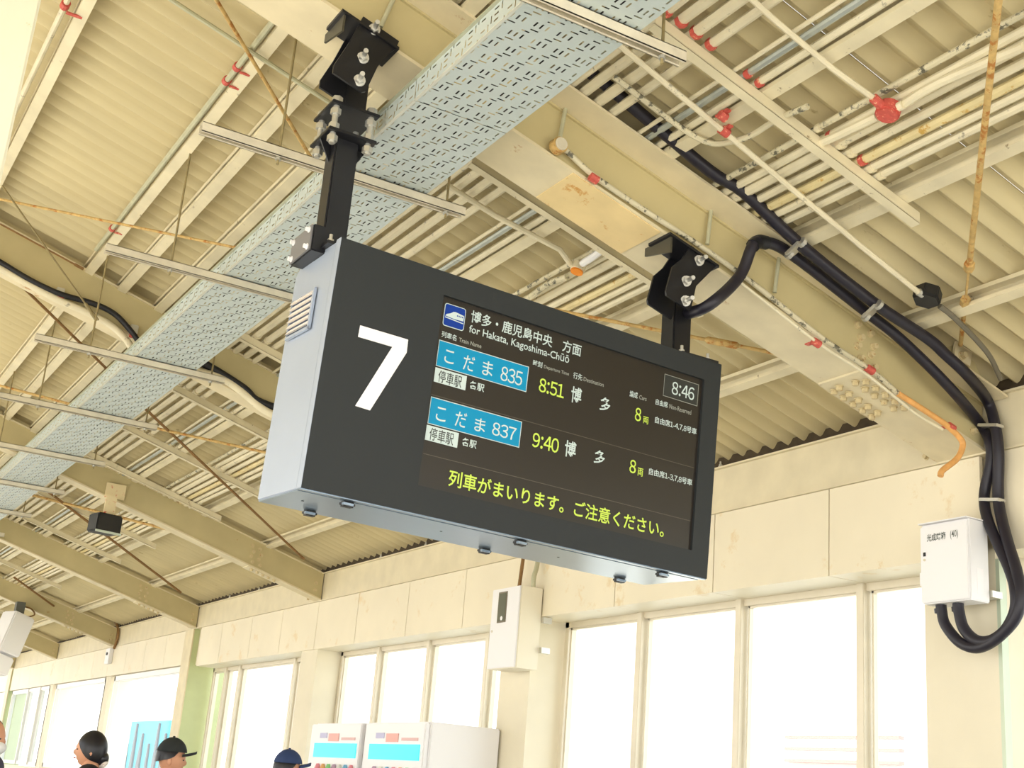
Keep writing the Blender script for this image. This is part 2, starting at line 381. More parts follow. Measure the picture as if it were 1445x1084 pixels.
for i, (x, r) in enumerate(GX2):
    m = {0: PEEL, 1: PIPE, 4: YELL, 6: PIPE}.get(i, PIPE)
    ad = {0: 'thin peeling grey-cream', 2: 'thick cream', 4: 'yellowed'}.get(i, 'cream')
    conduit(x, r, f'{ad} conduit, {NTH[i]} from the ridge in the wide bundle nearer the wall', m, 'wide conduit bundle nearer the wall')
conduit(2.682, .014, 'bare grey metal conduit beside the purlin between the two bundles', GALV, 'conduits beside the middle purlin')
conduit(2.738, .015, 'cream conduit touching the purlin between the two bundles', PIPE, 'conduits beside the middle purlin')
conduit(2.64, .009, 'thin cream conduit just uphill of the bare metal conduit', PIPE, 'conduits beside the middle purlin')
cg = conduit(1.300, .014, 'grey-green conduit hanging along the purlin near the ridge side', GREENG, 'conduits on the ridge side', dz=-.012, y0=3.0, y1=7.95, jit=.001)
for (u, v) in ((331, 100), (320, 122), (161, 330)):
    p = at_roof(u, v, -.02); x = 1.300
    mk('red_clip', MB().tube([(x, p.y - .015, zt(x) + .007), (x, p.y + .015, zt(x) + .007)], .020, 10).box(x + .015, x + .06, p.y - .007, p.y + .007, zt(x) - .018, zt(x) - .012), RED, cg)
ca = conduit(.590, .014, 'thin conduit beside the first purlin, with a red painted clip', PIPE, 'conduits on the ridge side', y0=3.4, y1=9, jit=.001)
p = at_roof(101, 20, -.01); mk('red_clip', MB().tube([(.59, p.y - .02, zt(.59) + .015), (.59, p.y + .02, zt(.59) + .015)], .021, 10).box(.60, .67, p.y - .01, p.y + .01, zt(.63) - .012, zt(.63) - .006), RED, ca)
cb = conduit(1.82, .008, 'thin conduit clipped beside the slim roof channel near the tray', PIPE, 'conduits on the ridge side', jit=.001, dz=-.0)
CBY = [3.255, 4.59, 6.08, 7.62, 9.09, 10.5, 11.75, 13.93, 15.4, 17.0, 18.6, 21.5, 23.0]
for i, Y in enumerate(CBY):
    r = root('support_bar', (2.9, Y, zt(2.9) - .04), ['cream support bar holding conduits, just nearer than the board\'s beam', 'cream support bar holding conduits, just behind the board\'s beam'][i] if i < 2 else f'cream support bar under the conduits, {NTH[i-2]} beyond the board', 'bar', 'support bars under the conduits')
    mk('angle', MB().prism([(2.27, Y - .022, zt(2.27) - .050), (3.58, Y - .022, zt(3.58) - .050), (3.58, Y - .022, zt(3.58) - .002), (2.27, Y - .022, zt(2.27) - .002)], (0, .005, 0))
       .prism([(2.27, Y - .022, zt(2.27) - .052), (3.58, Y - .022, zt(3.58) - .052), (3.58, Y - .022, zt(3.58) - .047), (2.27, Y - .022, zt(2.27) - .047)], (0, .042, 0)), PURL, r)
    if i < 8:
        for x, rr in GX1 + GX2 + [(2.682, .014), (2.738, .015)]:
            if random.random() < .75 or i == 0:
                mk('pipe_clip', MB().tube([(x, Y - .050, zt(x) + rr), (x, Y - .030, zt(x) + rr)], rr + .004, 8), RED if i == 0 and (x < 2.8 or x in (3.09, 3.256)) and x > 2.3 else PURL, r)

# ------------------------------------------------------------------ cross conduits with junction boxes
def pipe_on(pts, r, label, m, cat='conduit', grp=None, name='conduit', off=-.03, k=1, seg=8):
    P = [at_roof(u, v, off) for u, v in pts]
    if k > 1: P = spline(P, k)
    o = mk(name, MB().tube(P, r, seg), m, smooth=True); return tag(o, label, cat, grp)
c1 = pipe_on([(874, 64), (1010, 176), (1130, 277), (1192, 328), (1212, 345), (1298, 414)], .012, 'cream and grey conduit crossing the bundles down to the black junction box', PIPE, off=-.030)
for u, v in ((1020, 164), (1023, 186)):
    q_ = at_roof(u, v, -.03); mk('red_clip', MB().tube([q_ - Vector((.016, 0, -.0046)), q_ + Vector((.016, 0, -.0046))], .019, 8).box(q_.x - .01, q_.x + .012, q_.y - .035, q_.y + .035, q_.z + .008, q_.z + .016), RED, c1)
rb = root('junction_box', at_roof(1308, 420, -.03), 'black hexagonal junction box at the end of the thin cross conduit', 'junction box')
c = at_roof(1308, 420, -.02); nrm = Vector((SL, 0, 1)).normalized()
mk('box_body', MB().tube([c + nrm * .04, c - nrm * .015], .062, 6), BLK, rb, bevel=.004)
mk('box_lid', MB().tube([c - nrm * .015, c - nrm * .022], .055, 6), BLK, rb)
mk('cable_gland', MB().tube([at_roof(1296, 412, -.03), at_roof(1302, 416, -.03)], .017, 8), BOLT, rb)
c2 = pipe_on([(1326, 432), (1345, 447), (1378, 480), (1398, 505), (1412, 535)], .012, 'dull grey cable bending down from the black junction box to the girder', mat('dull_cable', (112, 106, 90), .6), k=5, off=-.02, name='cable', cat='cable')
c3 = pipe_on([(1040, -20), (1095, 30), (1175, 97), (1235, 140)], .011, 'rust-spotted cream conduit crossing to the red painted round box', PIPE, off=-.03)
r = root('junction_box', at_roof(1252, 158, -.03), 'round junction box splashed with red paint among the wide bundle', 'junction box')
c = at_roof(1253, 158, -.04); mk('box_body', MB().tube([c + nrm * .03, c - nrm * .015], .044, 16), RED, r, bevel=.004); mk('box_lid', MB().tube([c - nrm * .015, c - nrm * .02], .038, 16), RED, r)
mk('hub', MB().tube([at_roof(1232, 138, -.035), c], .018, 10), RED, r); mk('hub', MB().tube([c, at_roof(1274, 148, -.03)], .017, 10), PIPE, r)
for pts, t in (([(1274, 148), (1310, 125), (1345, 108), (1445, 66)], 'upper'), ([(1238, 164), (1205, 180), (1178, 193), (1150, 205)], 'lower')):
    pipe_on(pts, .017, f'cream conduit leaving the {t} side of the red painted round box', PIPE, k=5, off=-.018)
c4 = pipe_on([(632, 262), (700, 305), (790, 352), (885, 380 - 4)][:3] + [(806, 374)], .014, 'cream conduit crossing down to the orange capped junction box', PIPE, off=-.03)
r = root('junction_box', at_roof(815, 380, -.03), 'round junction box with a bright orange cap above the board', 'junction box')
c = at_roof(815, 380, -.04); mk('box_body', MB().tube([c + nrm * .03, c - nrm * .01], .036, 16), PIPE, r, bevel=.003); mk('orange_cap', MB().tube([c - nrm * .01, c - nrm * .018], .031, 16), ORANGE, r)
pipe_on([(800, 391), (775, 400), (745, 421), (722, 434)], .016, 'lumpy cream conduit leaving the orange capped box toward the board', PEEL, k=5, off=-.03)
pipe_on([(822, 372), (840, 360), (852, 350)], .018, 'short flexible white conduit leaving the orange capped box uphill', WBOX, k=5, off=-.03)
pipe_on([(866, 108), (920, 150), (958, 178), (985, 195), (1010, 203), (1040, 198), (1062, 190), (1098, 168), (1140, 150)], .012, 'peeling grey conduit curving along the top of the board\'s beam', PEEL, k=5, off=-.02)
pipe_on([(236, -4), (345, 67), (470, 148)], .010, 'thin grey cream conduit crossing the roof sheets above the left hanger', GREENG, off=-.02, k=1)

# ------------------------------------------------------------------ perforated cable tray with its trapeze hangers
TX0, TX1, TZ = 1.632, 2.016, H + 2.362
tr = root('cable_tray', (1.82, 10, TZ), 'long galvanised cable tray punched with rows of slots', 'cable tray')
YS = [(-2.2 + 3.0 * i, -2.2 + 3.0 * (i + 1) - .004) for i in range(11)]
for y0, y1 in YS:
    mk('tray_bottom', MB().add([(TX0, y0, TZ), (TX1, y0, TZ), (TX1, y1, TZ), (TX0, y1, TZ)], [(0, 1, 2, 3)]), TRAY, tr, uv=lambda c: (c.x + 1.82 - TX0, c.y + 10 + 2.2))
    for x in (TX0, TX1):
        mk('tray_side', MB().add([(x, y0, TZ), (x, y1, TZ), (x, y1, TZ + .085), (x, y0, TZ + .085)], [(0, 1, 2, 3)]), TRAY, tr, uv=lambda c: (c.z + .03, c.y + 12.2))
        mk('tray_lip', MB().box(x - .012, x + .012, y0, y1, TZ + .083, TZ + .088), TRAYS, tr)
    mk('bottom_edge', MB().box(TX0 - .002, TX0 + .008, y0, y1, TZ - .002, TZ + .002), mat('tray_edge', (226, 226, 214), .4, .4), tr)
for i in range(5):
    x = TX0 + .05 + .07 * i
    o = mk('tray_cable', MB().tube([(x + .008 * math.sin(j * 1.3 + i), -2 + j, TZ + .024) for j in range(32)], .016, 8), BLACKC if i % 2 else mat('grey_cable', (90, 90, 92), .5), smooth=True)
    tag(o, f'{"black" if i % 2 else "dark grey"} cable lying inside the slotted tray, {NTH[i]} from its ridge side', 'cable', 'cables inside the tray')
HY = [1.47, 2.968, 4.463, 5.93, 7.59, 9.08, 10.6, 12.1, 13.6, 15.1, 16.6, 18.1, 19.6, 21.1]
for i, Y in enumerate(HY):
    nm = ['nearest overhead', 'crossing it at the top of the picture', 'passing behind the left board hanger', 'just left of the board housing', 'second beyond the left board hanger', 'third beyond the left board hanger'][i] if i < 6 else f'{NTH[i-3]} beyond the left board hanger'
    r = root('tray_hanger', (1.6, Y, TZ - .02), f'hanger bar under the cable tray, {nm}', 'hanger', 'trapeze hangers under the cable tray')
    z1 = TZ - .004; z0 = z1 - .040
    b = MB().box(1.055, 2.20, Y - .021, Y - .018, z0, z1).box(1.055, 2.20, Y + .018, Y + .021, z0, z1).box(1.055, 2.20, Y - .021, Y + .021, z1 - .003, z1).box(1.055, 2.20, Y - .021, Y - .011, z0, z0 + .003).box(1.055, 2.20, Y + .011, Y + .021, z0, z0 + .003)
    mk('strut_channel', b, STEEL, r)
    for x in (1.372, 2.118):
        mk('rod', MB().tube([(x, Y, z0 - .03), (x, Y, zt(x) + .01)], .0055, 8), WIRE, r, smooth=True)
        mk('nut', MB().tube([(x, Y, z0 - .012), (x, Y, z0)], .012, 6), BOLT, r)

# ------------------------------------------------------------------ tie rods under the roof
def rod(a, b, r, label, m, off=-.06, turn=None, ext=0, low=None):
    A, B = at_roof(*a, off), at_roof(*b, off if low is None else low)
    if ext: B = B + (B - A).normalized() * ext
    rt = root('tie_rod', A, label, 'rod', 'tie rods under the roof')
    mk('rod', MB().tube([A, B], r, 8), m, rt, smooth=True)
    if turn:
        t0, t1 = turn; mk('turnbuckle', MB().tube([A.lerp(B, t0), A.lerp(B, t0 + .01), A.lerp(B, t1 - .01), A.lerp(B, t1)], [r, r * 1.9, r * 1.9, r], 8), m, rt, smooth=True)
    mk('end_lug', MB().bar(B - (B - A).normalized() * .06, B, .03, .008), m, rt)
    return rt
rod((303, -4), (455, 250), .0085, 'rusty tie rod slanting down to the left board hanger', RUST)
rod((-6, 280), (345, 352), .008, 'rust-streaked tie rod crossing above the second beam at the picture edge', RUST)
rod((3, 262), (137, 452), .0055, 'thin wire stay with a small turnbuckle running to the second beam', WIRE, turn=(.86, .98), low=-.31)
rod((25, 398), (155, 525), .010, 'brown tie rod beyond the second beam, crossing the roof channels', BROWN, off=-.05)
rod((-5, 543), (105, 572), .011, 'rust-brown tie rod low beside the cable tray, meeting a hanger bar', RUST, off=-.05)
rod((205, 577), (396, 758), .011, 'brown tie rod running from the tray toward the lower corner of the board', BROWN, off=-.07, ext=.5)
rod((182, 596), (372, 638), .011, 'rust-orange tie rod running behind the board\'s lit side', RUST, off=-.07, ext=.4)
rod((60, 688), (255, 836), .014, 'brown tie rod passing behind the small black speaker', BROWN, off=-.07)
rod((46, 699), (200, 738), .014, 'cream tie rod passing just above the small black speaker', RUST, off=-.07, ext=.6)
rod((780, 437), (1112, 502), .010, 'rusty tie rod with sleeve joint ending at the board\'s beam', RUST, off=-.04, turn=(.66, .80))
rod((0, 316), (118, 380), .006, 'thin rust-brown rod lying along the top edge of the second beam', BROWN, off=-.02)
rod((20, 815), (110, 880), .014, 'brown tie rod in the bay beyond the white column line', BROWN, off=-.06)
# heavy rusty stay with turnbuckle and gusset at the wall end of the board's beam
A = at_roof(1410, -8, -.16); B = at_y(1354, 500, 3.86)
rt = root('stay_rod', B, 'heavy rust-orange stay rod with turnbuckle and gusset plate', 'rod')
mk('upper_rod', MB().tube([A, A.lerp(B, .665)], .012, 10), RUST, rt, smooth=True)
mk('lower_rod', MB().tube([A.lerp(B, .79), A.lerp(B, .96)], .010, 10), RUST, rt, smooth=True)
dirv = (B - A).normalized(); side = dirv.cross(Vector((0, 1, 0))).normalized() * .016
tb = MB()
for s in (-1, 1): tb.bar(A.lerp(B, .67) + side * s, A.lerp(B, .785) + side * s, .008, .016)
tb.tube([A.lerp(B, .655), A.lerp(B, .675)], .022, 6); tb.tube([A.lerp(B, .78), A.lerp(B, .80)], .022, 6)
mk('turnbuckle', tb, RUST, rt)
g0 = [at_y(u, v, 3.885) for u, v in ((1348, 470), (1371, 472), (1369, 500), (1366, 518), (1345, 505), (1344, 498))]
mk('clevis_plate', MB().prism(g0, (0, -.012, 0)), CREAM, rt)
g1 = [at_y(u, v, 3.90) for u, v in ((1330, 493), (1352, 484), (1370, 500), (1386, 536), (1384, 560), (1350, 520))]
mk('gusset_plate', MB().prism(g1, (0, .012, 0)), CREAM_SHADED, rt)
bolt(at_y(1357, 502, 3.873), (0, -1, 0), .034, rt, RBOLT)

# ------------------------------------------------------------------ wall on the right: girder, fascia panels, soffit, windows
WX = 4.8; ZF = H + 1.247; ZG = H + 1.72
wall = root('wall_right', (5.0, 12, ZG), kind='structure')
mk('upper_wall', MB().box(4.86, 5.14, -2.4, 40, ZF + .03, H + 1.95), PILA, wall)
gd = root('wall_girder', (4.8, 14, ZG), 'long cream steel girder along the top of the wall', 'girder')
mk('web', MB().box(4.80, 4.806, -2.4, 34, ZG, H + 1.99), GIRD, gd)
mk('bottom_flange', MB().box(4.785, 4.87, -2.4, 34, ZG - .004, ZG + .006), GIRD, gd)
mk('top_flange', MB().box(4.775, 4.87, -2.4, 34, H + 1.985, H + 1.995), GIRD, gd)
mk('gap_strip', MB().box(4.84, 4.85, -2.4, 34, H + 1.995, H + 2.075), EAVE_DARK, gd)  # dark strip in the gap between girder top and roof sheets
for Y in [3.0, 4.6, 5.9 , 6.9, 8.9, 9.8, 10.7, 12.9, 13.9, 14.9]:
    bolt((4.79, Y, H + 1.995), (0, 0, 1), .022, gd, BOLT if Y > 5 else RED, shank=.02, name='hook_bolt')
for Y in BY[1:5]:
    for dx in (.16, .22):
        for dz in (.05, .11, .17)[:3]: bolt((4.80, Y + dx, ZG + dz), (-1, 0, 0), .026, gd, RBOLT, name='girder_bolt')
def fascia(y0, y1, zf, soff=True):
    b = MB().box(WX, WX + .022, y0 + .004, y1 - .004, zf, ZG - .006)
    if soff: b.box(WX + .022, 5.062, y0 + .004, y1 - .004, zf, zf + .018)
    return mk('fascia_panel', b, FASC, wall)
J = [4.0, 4.995, 5.95, 6.955, 7.98, 9.033, 10.05, 11.11, 12.08, 13.06, 14.0, 15.03, 15.85]
for a, b_ in zip(J, J[1:]): fascia(a, b_, ZF)
for a in (-.2, .85, 1.9, 2.92): fascia(a, min(a + 1.03, 3.93), ZF)
y = 16.32
while y < 33: fascia(y, min(y + 1.0, y + 1.0), H + 1.285, False); y += 1.0
mk('sill_wall', MB().box(4.95, 5.15, -2.4, 16.0, 0, H - .62), PILA, wall)
mk('sill_wall', MB().box(4.82, 5.02, 16.4, 40, 0, H - .12), PILA, wall)
for n, Y in enumerate(BY[:8]):
    y0 = Y - .155; g = n in (4, 7)
    if n == 0 or n == 1 or n == 2 or n == 3:
        p = mk('wall_pilaster', MB().box(4.815, 5.14, y0, y0 + .42, 0, ZF + .02), PILA, wall)
    else:
        p = mk('wall_column', MB().box(4.79 if g else 4.83, 5.25, Y - .1, Y + .22, 0, ZG), COLG if g else PILA, wall)
        if g: mk('column_flange', MB().box(4.772, 4.788, Y - .105, Y + .225, 0, ZG - .01), CREAM, wall)
# steel column seen beside the cables, and the next bay's cladding
cs = mk('corner_strip', MB().box(4.815, 4.86, 3.925, 3.945, 0, H + 1.22), mat('pale_green_strip', (190, 200, 176), .4, .3), wall)
def window(name, y0, y1, mull, z0, z1, X, fm, th=.05, dp=.07):
    r = root(name, (X, (y0 + y1) / 2, z0), kind='structure')
    for a, b_ in ((z0, z0 + th), (z1 - th, z1)): mk('window_frame', MB().box(X, X + dp, y0, y1, a, b_), fm, r, bevel=.003)
    for y in (y0 + th / 2, y1 - th / 2): mk('window_frame', MB().box(X, X + dp, y - th / 2, y + th / 2, z0, z1), fm, r, bevel=.003)
    ed = [y0] + list(mull) + [y1]
    for i, y in enumerate(mull):
        mk('mullion', MB().box(X - .02, X + dp + .01, y - .028, y + .028, z0, z1), fm, r, bevel=.003)
    for a, b_ in zip(ed, ed[1:]):
        q = .012; mk('glazing_bead', MB().box(X + .02, X + .05, a + .05, a + .05 + q, z0 + th, z1 - th).box(X + .02, X + .05, b_ - .05 - q, b_ - .05, z0 + th, z1 - th)
                    .box(X + .02, X + .05, a + .05, b_ - .05, z1 - th - q, z1 - th), fm, r)
        mk('pane', MB().box(X + .032, X + .036, a + .03, b_ - .03, z0 + .03, z1 - .03), GLASS, r)
    return r
ZS = H - .6
window('window_1', .4, 3.9, [1.6, 2.75], ZS, ZF + .01, 5.065, FRAME)
window('window_2', 4.37, 7.94, [5.02, 6.01, 7.01], ZS, ZF + .01, 5.065, FRAME)
window('window_3', 8.38, 12.0, [9.05, 10.08, 11.1], ZS, ZF + .01, 5.065, FRAME)
window('window_4', 12.4, 15.98, [13.2, 14.95, 15.45], ZS, ZF + .01, 5.065, FRAME)
window('window_5', 16.42, 19.9, [], H - .1, H + 1.275, 4.83, WFRAME, .07)
window('window_6', 20.4, 23.9, [], H - .1, H + 1.275, 4.83, WFRAME, .07)
window('window_7', 24.4, 28.0, [25.2, 26.3], H - .1, H + 1.275, 4.83, WFRAME, .06)
window('window_8', 28.5, 36.0, [31, 33.5], H - .1, H + 1.275, 4.83, WFRAME, .06)

# ------------------------------------------------------------------ outside
def outbox(name, label, cat, parts):
    r = root(name, parts[0][1][0:3] if False else (0, 0, 0), label, cat)
    for nm, bx, m in parts: mk(nm, MB().box(*bx), m, r)
    return r
PALE = mat('pale_outside_wall', (250, 246, 240), .8)
r = root('outside_building', (14, 9, -1.1), 'pale building with reddish louvres seen through the bright window', 'building')
mk('wall', MB().box(14, 18, 4, 20, -1.1, 2.4), PALE, r)
PK = mat('pink_louvre', (176, 112, 104), .7)
for i in range(9):
    mk('louvre', MB().box(13.9, 14.0, 13.1 if i > 4 else 13.9, 17.4 if i < 4 else 15.4, H - .15 + i * .17, H - .10 + i * .17), PK, r)
TEAL = mat('teal_hoarding', (40, 140, 164), .6, vary=.2, scale=.5); GS = mat('grey_streaks', (78, 80, 86), .7)
r = root('outside_hoarding', (8, 26, -1.1), 'teal and grey hoarding seen through the far window', 'hoarding')
mk('panel', MB().box(7.5, 7.6, 25.0, 30.5, -1.1, H + .95), TEAL, r)
for i in range(9):
    y = 25.3 + i * .55; mk('streak', MB().prism([(7.46, y, H - .6), (7.46, y + (.22, .4, .3)[i % 3], H - .6), (7.46, y + .16, H + .5 + .2 * (i % 3)), (7.46, y + .1, H + .5 + .2 * (i % 3))], (.03, 0, 0)), GS, r)
r = root('outside_sign', (7, 31, -1.1), 'small teal sign panel seen through the second far window', 'sign')
mk('post', MB().box(7.0, 7.06, 33.0, 33.06, -1.1, H + 1.0), GS, r); mk('panel', MB().box(6.96, 7.0, 32.7, 33.4, H + .35, H + .75), TEAL, r)

# ------------------------------------------------------------------ departure board
o = Vector((1.4506, 3.936, 0.9178 + H)); BW, BD, BH = 1.750, .394, .893
MS = Matrix.Translation(o) @ Matrix.Rotation(math.radians(2.187), 4, 'Z') @ Matrix.Rotation(math.radians(2.004), 4, 'X') @ Matrix.Rotation(math.radians(.955), 4, 'Y')
sg = root('departure_board', o, 'hanging platform departure board with a large white 7 and lit screen', 'display board', M=MS)
MSi = MS.inverted(); Oc = MSi @ CO; MS3 = MSi.to_3x3()
def F(u, v, d=0.0):
    r = MS3 @ ray(u, v); t = (d - Oc.y) / r.y; p = Oc + r * t; return p.x, p.z
def side(u, v):
    r = MS3 @ ray(u, v); t = (0 - Oc.x) / r.x; p = Oc + r * t; return p.y, p.z
def under(u, v):
    r = MS3 @ ray(u, v); t = (0 - Oc.z) / r.z; p = Oc + r * t; return p.x, p.y
ch = .045
prof = [(.035, 0), (BD, 0), (BD, BH - ch), (BD - ch, BH), (.035, BH)]
mk('housing', MB().prism([(.004, y, z) for y, z in prof], (BW - .008, 0, 0)), SIGNS, sg, local=True, bevel=.004)
sc = [F(626.6, 413.7), F(995, 538), F(975.6, 775.5), F(589.9, 685.7)]
x0s = (sc[0][0] + sc[3][0]) / 2; x1s = (sc[1][0] + sc[2][0]) / 2; z1s = (sc[0][1] + sc[1][1]) / 2; z0s = (sc[2][1] + sc[3][1]) / 2
fr = MB().box(0, x0s, 0, .034, 0, BH).box(x1s, BW, 0, .034, 0, BH).box(x0s, x1s, 0, .034, 0, z0s).box(x0s, x1s, 0, .034, z1s, BH)
mk('front_panel', fr, SIGNF, sg, local=True)
mk('side_trim', MB().box(-.002, .001, .001, .036, .0, BH), SIGNS, sg, local=True)
mk('side_trim', MB().box(-.001, .005, .040, .0415, .004, BH - .004), SIGNS, sg, local=True)
mk('bottom_plate', MB().box(.008, BW - .008, .045, BD - .006, -.004, .002), SIGNB, sg, local=True)
mk('bottom_trim', MB().box(0.0, BW, .006, .030, -.004, .001), SIGNB, sg, local=True)
scr = mk('screen', MB().box(x0s - .002, x1s + .002, .012, .03, z0s - .002, z1s + .002), SCREEN, sg, local=True)
TD = .012                                              # the screen face sits this deep behind the panel
# vent on the left side
v0 = side(441, 408); v1 = side(407, 482)
ya, yb = side(442, 440)[0], side(407, 470)[0]; print('vent', ya, yb)
za, zb_ = side(442, 462)[1], side(442, 409)[1]
vt = mk('side_vent', MB().box(-.010, .0, ya, ya + .012, za, zb_).box(-.010, 0, ya, yb, za, za + .010).box(-.008, 0, yb - .006, yb, za, zb_).box(-.008, 0, ya, yb, zb_ - .006, zb_), SIGNS, sg, local=True)
mk('vent_opening', MB().box(-.003, .001, ya + .01, yb - .005, za + .01, zb_ - .005), mat('vent_dark', (70, 84, 108), .6), vt, local=True)
ns = 6
for i in range(ns):
    z = za + .02 + (zb_ - za - .035) * i / (ns - 1) * .95
    mk('louvre_slat', MB().prism([(-.004, ya + .016, z), (-.018, ya + .016, z - .004), (-.004, ya + .016, z + .016)], (0, yb - ya - .026, 0)), mat('vent_slat', (246, 236, 226), .5), vt, local=True)
for (u, v) in ((487, 708), (727, 763), (932, 807), (441, 719), (673, 775), (872, 815)):
    x, y = under(u, v); fr_ = y < .15; y = .055 if fr_ else BD - .035
    lt = mk('latch', MB().box(x - .024, x + .024, y - .022, y + .016, -.022, -.003), BLK, sg, local=True, bevel=.006)
    mk('latch_tab', MB().box(x - .028, x + .01, y - .034, y - .020, -.020, -.012), SIGNB, lt, local=True)
for (u, v) in ((425, 706), (614, 750), (780, 786)):
    x, y = under(u, v); mk('screw', MB().tube([(x, .20, -.005), (x, .20, -.003)], .005, 8), BLK, sg, local=True)
# flat shapes and lettering
def plate(name, TL, BR, m, d=TD - .0012, th=.0008, par=None, inset=0):
    a = F(*TL, d); b = F(*BR, d); return mk(name, MB().box(a[0] + inset, b[0] - inset, d - th, d, b[1] + inset, a[1] - inset), m, par or sg, local=True)
def glyph_mesh(s, bold):
    cu = bpy.data.curves.new('t', 'FONT'); cu.body = s; cu.size = 1; cu.resolution_u = 3; cu.offset = bold
    ob = bpy.data.objects.new('t', cu); COL.objects.link(ob); bpy.context.view_layer.update()
    me = bpy.data.meshes.new_from_object(ob.evaluated_get(bpy.context.evaluated_depsgraph_get()))
    bpy.data.objects.remove(ob); bpy.data.curves.remove(cu); return me
def text(s, TL, BR, m, d=TD - .0024, name='lettering', bold=0.0, par=None, rect=None):
    if any(q_ in '0123456789' for q_ in s):         # numerals take the wide forms, set close together
        vs, fs, pen = [], [], 0.0
        for c_ in s:
            wide = c_ in '0123456789:'; adv = .56 if c_ in '0123456789' else {':': .30, ',': .24, '-': .36}.get(c_, .98)
            m1 = glyph_mesh(chr(ord(c_) + 0xFEE0) if wide else c_, bold)
            X_ = [v.co.x for v in m1.vertices]; mid = (min(X_) + max(X_)) / 2; k0 = len(vs)
            vs += [(v.co.x - mid + pen + adv / 2, v.co.y, 0) for v in m1.vertices]; fs += [tuple(a + k0 for a in p_.vertices) for p_ in m1.polygons]; pen += adv
        me = bpy.data.meshes.new(name); me.from_pydata(vs, [], fs)
    else: me = glyph_mesh(s, bold)
    xs = [v.co.x for v in me.vertices]; ys = [v.co.y for v in me.vertices]
    # TL and BR are the limits of the ink: the top is reached about mid-way along the first sign, the foot mid-way along the last
    cw = (BR[0] - TL[0]) / max(1, len(s)); hp = (BR[1] - TL[1]) - .28 * (BR[0] - TL[0] - cw)
    az = F(TL[0] + .42 * cw, TL[1], d)[1]; bz = F(BR[0] - .42 * cw, BR[1], d)[1]
    ax = F(TL[0], TL[1] + .6 * hp, d)[0]; bx = F(BR[0], BR[1] - .6 * hp, d)[0]
    sx = (bx - ax) / (max(xs) - min(xs)); sz = (az - bz) / (max(ys) - min(ys))
    mx, my = min(xs), min(ys)
    for v in me.vertices: v.co = Vector((ax + (v.co.x - mx) * sx, d, bz + (v.co.y - my) * sz))
    me.materials.clear(); me.materials.append(m)
    ob = bpy.data.objects.new(name, me); COL.objects.link(ob); ob.parent = par or sg; return ob
plate('header_strip', (628, 416), (993, 560), SCRH, d=TD - .0004, th=.0003)
# trim the header strip to the top band of the screen
hs = bpy.data.objects['header_strip']; zt_h = z1s - .004; zb_h = F(700, 492)[1]
for v in hs.data.vertices: v.co.z = zt_h if v.co.z > (z0s + z1s) / 2 + .12 else zb_h
xsv = [v.co.x for v in hs.data.vertices]; 
for v in hs.data.vertices: v.co.x = x0s + .004 if v.co.x < (x0s + x1s) / 2 else x1s - .004
# train pictogram
ic0, ic1 = F(630.5, 425.9), F(656, 467)
def rrect(a, b, r, d, th):
    pts = []
    for cx, cz, a0 in ((b[0] - r, a[1] - r, 0), (a[0] + r, a[1] - r, 90), (a[0] + r, b[1] + r, 180), (b[0] - r, b[1] + r, 270)):
        for k in range(5): t = math.radians(a0 + k * 22.5); pts.append((cx + r * math.cos(t), d, cz + r * math.sin(t)))
    return MB().prism(pts, (0, -th, 0))
ip = mk('train_pictogram', rrect(ic0, ic1, .010, TD - .001, .0006), TXW, sg, local=True)
q = .0028
mk('blue_ground', rrect((ic0[0] + q, ic0[1] - q), (ic1[0] - q, ic1[1] + q), .008, TD - .0018, .0006), TXB, ip, local=True)
iw, ih = ic1[0] - ic0[0], ic0[1] - ic1[1]
def ipt(x, z): return (ic0[0] + iw * x, TD - .0026, ic1[1] + ih * z)
mk('train_body', MB().prism([ipt(.07, .44), ipt(.12, .52), ipt(.30, .60), ipt(.42, .70), ipt(.52, .72), ipt(.93, .66), ipt(.93, .42), ipt(.5, .40)], (0, -.0006, 0)), TXW, ip, local=True)
mk('train_stripe', MB().prism([ipt(.07, .36), ipt(.93, .30), ipt(.93, .34), ipt(.07, .40)], (0, -.0006, 0)), TXW, ip, local=True)
for i in range(4): mk('train_window', MB().prism([ipt(.60 + .08 * i, .55), ipt(.65 + .08 * i, .545), ipt(.65 + .08 * i, .60), ipt(.60 + .08 * i, .605)], (0, -.0012, 0)), TXB, ip, local=True)
text('博多・鹿児島中央　方面', (664, 438.5), (821, 502.5), TXW, bold=.012)
text('for Hakata, Kagoshima-Chūō', (661.5, 458), (803.5, 515.5), TXW, bold=.008)
text('列車名', (623, 467.5), (644.5, 481), TXW, bold=.01); text('Train Name', (647.5, 476.5), (679.5, 491.5), TXG, bold=.01)
text('時刻', (752, 508), (765.5, 519), TXW, bold=.01); text('Departure Time', (767.5, 515), (803, 531.5), TXG, bold=.01)
text('行先', (808.8, 525.5), (822, 537), TXW, bold=.01); text('Destination', (823.5, 532), (852, 546), TXG, bold=.01)
text('編成', (888.5, 551.2), (900, 562.5), TXW, bold=.01); text('Cars', (902, 557.5), (912.5, 566), TXG, bold=.01)
text('自由席', (925.2, 563), (942.5, 575.5), TXW, bold=.01); text('Non-Reserved', (944.5, 570), (975.5, 585.5), TXG, bold=.01)
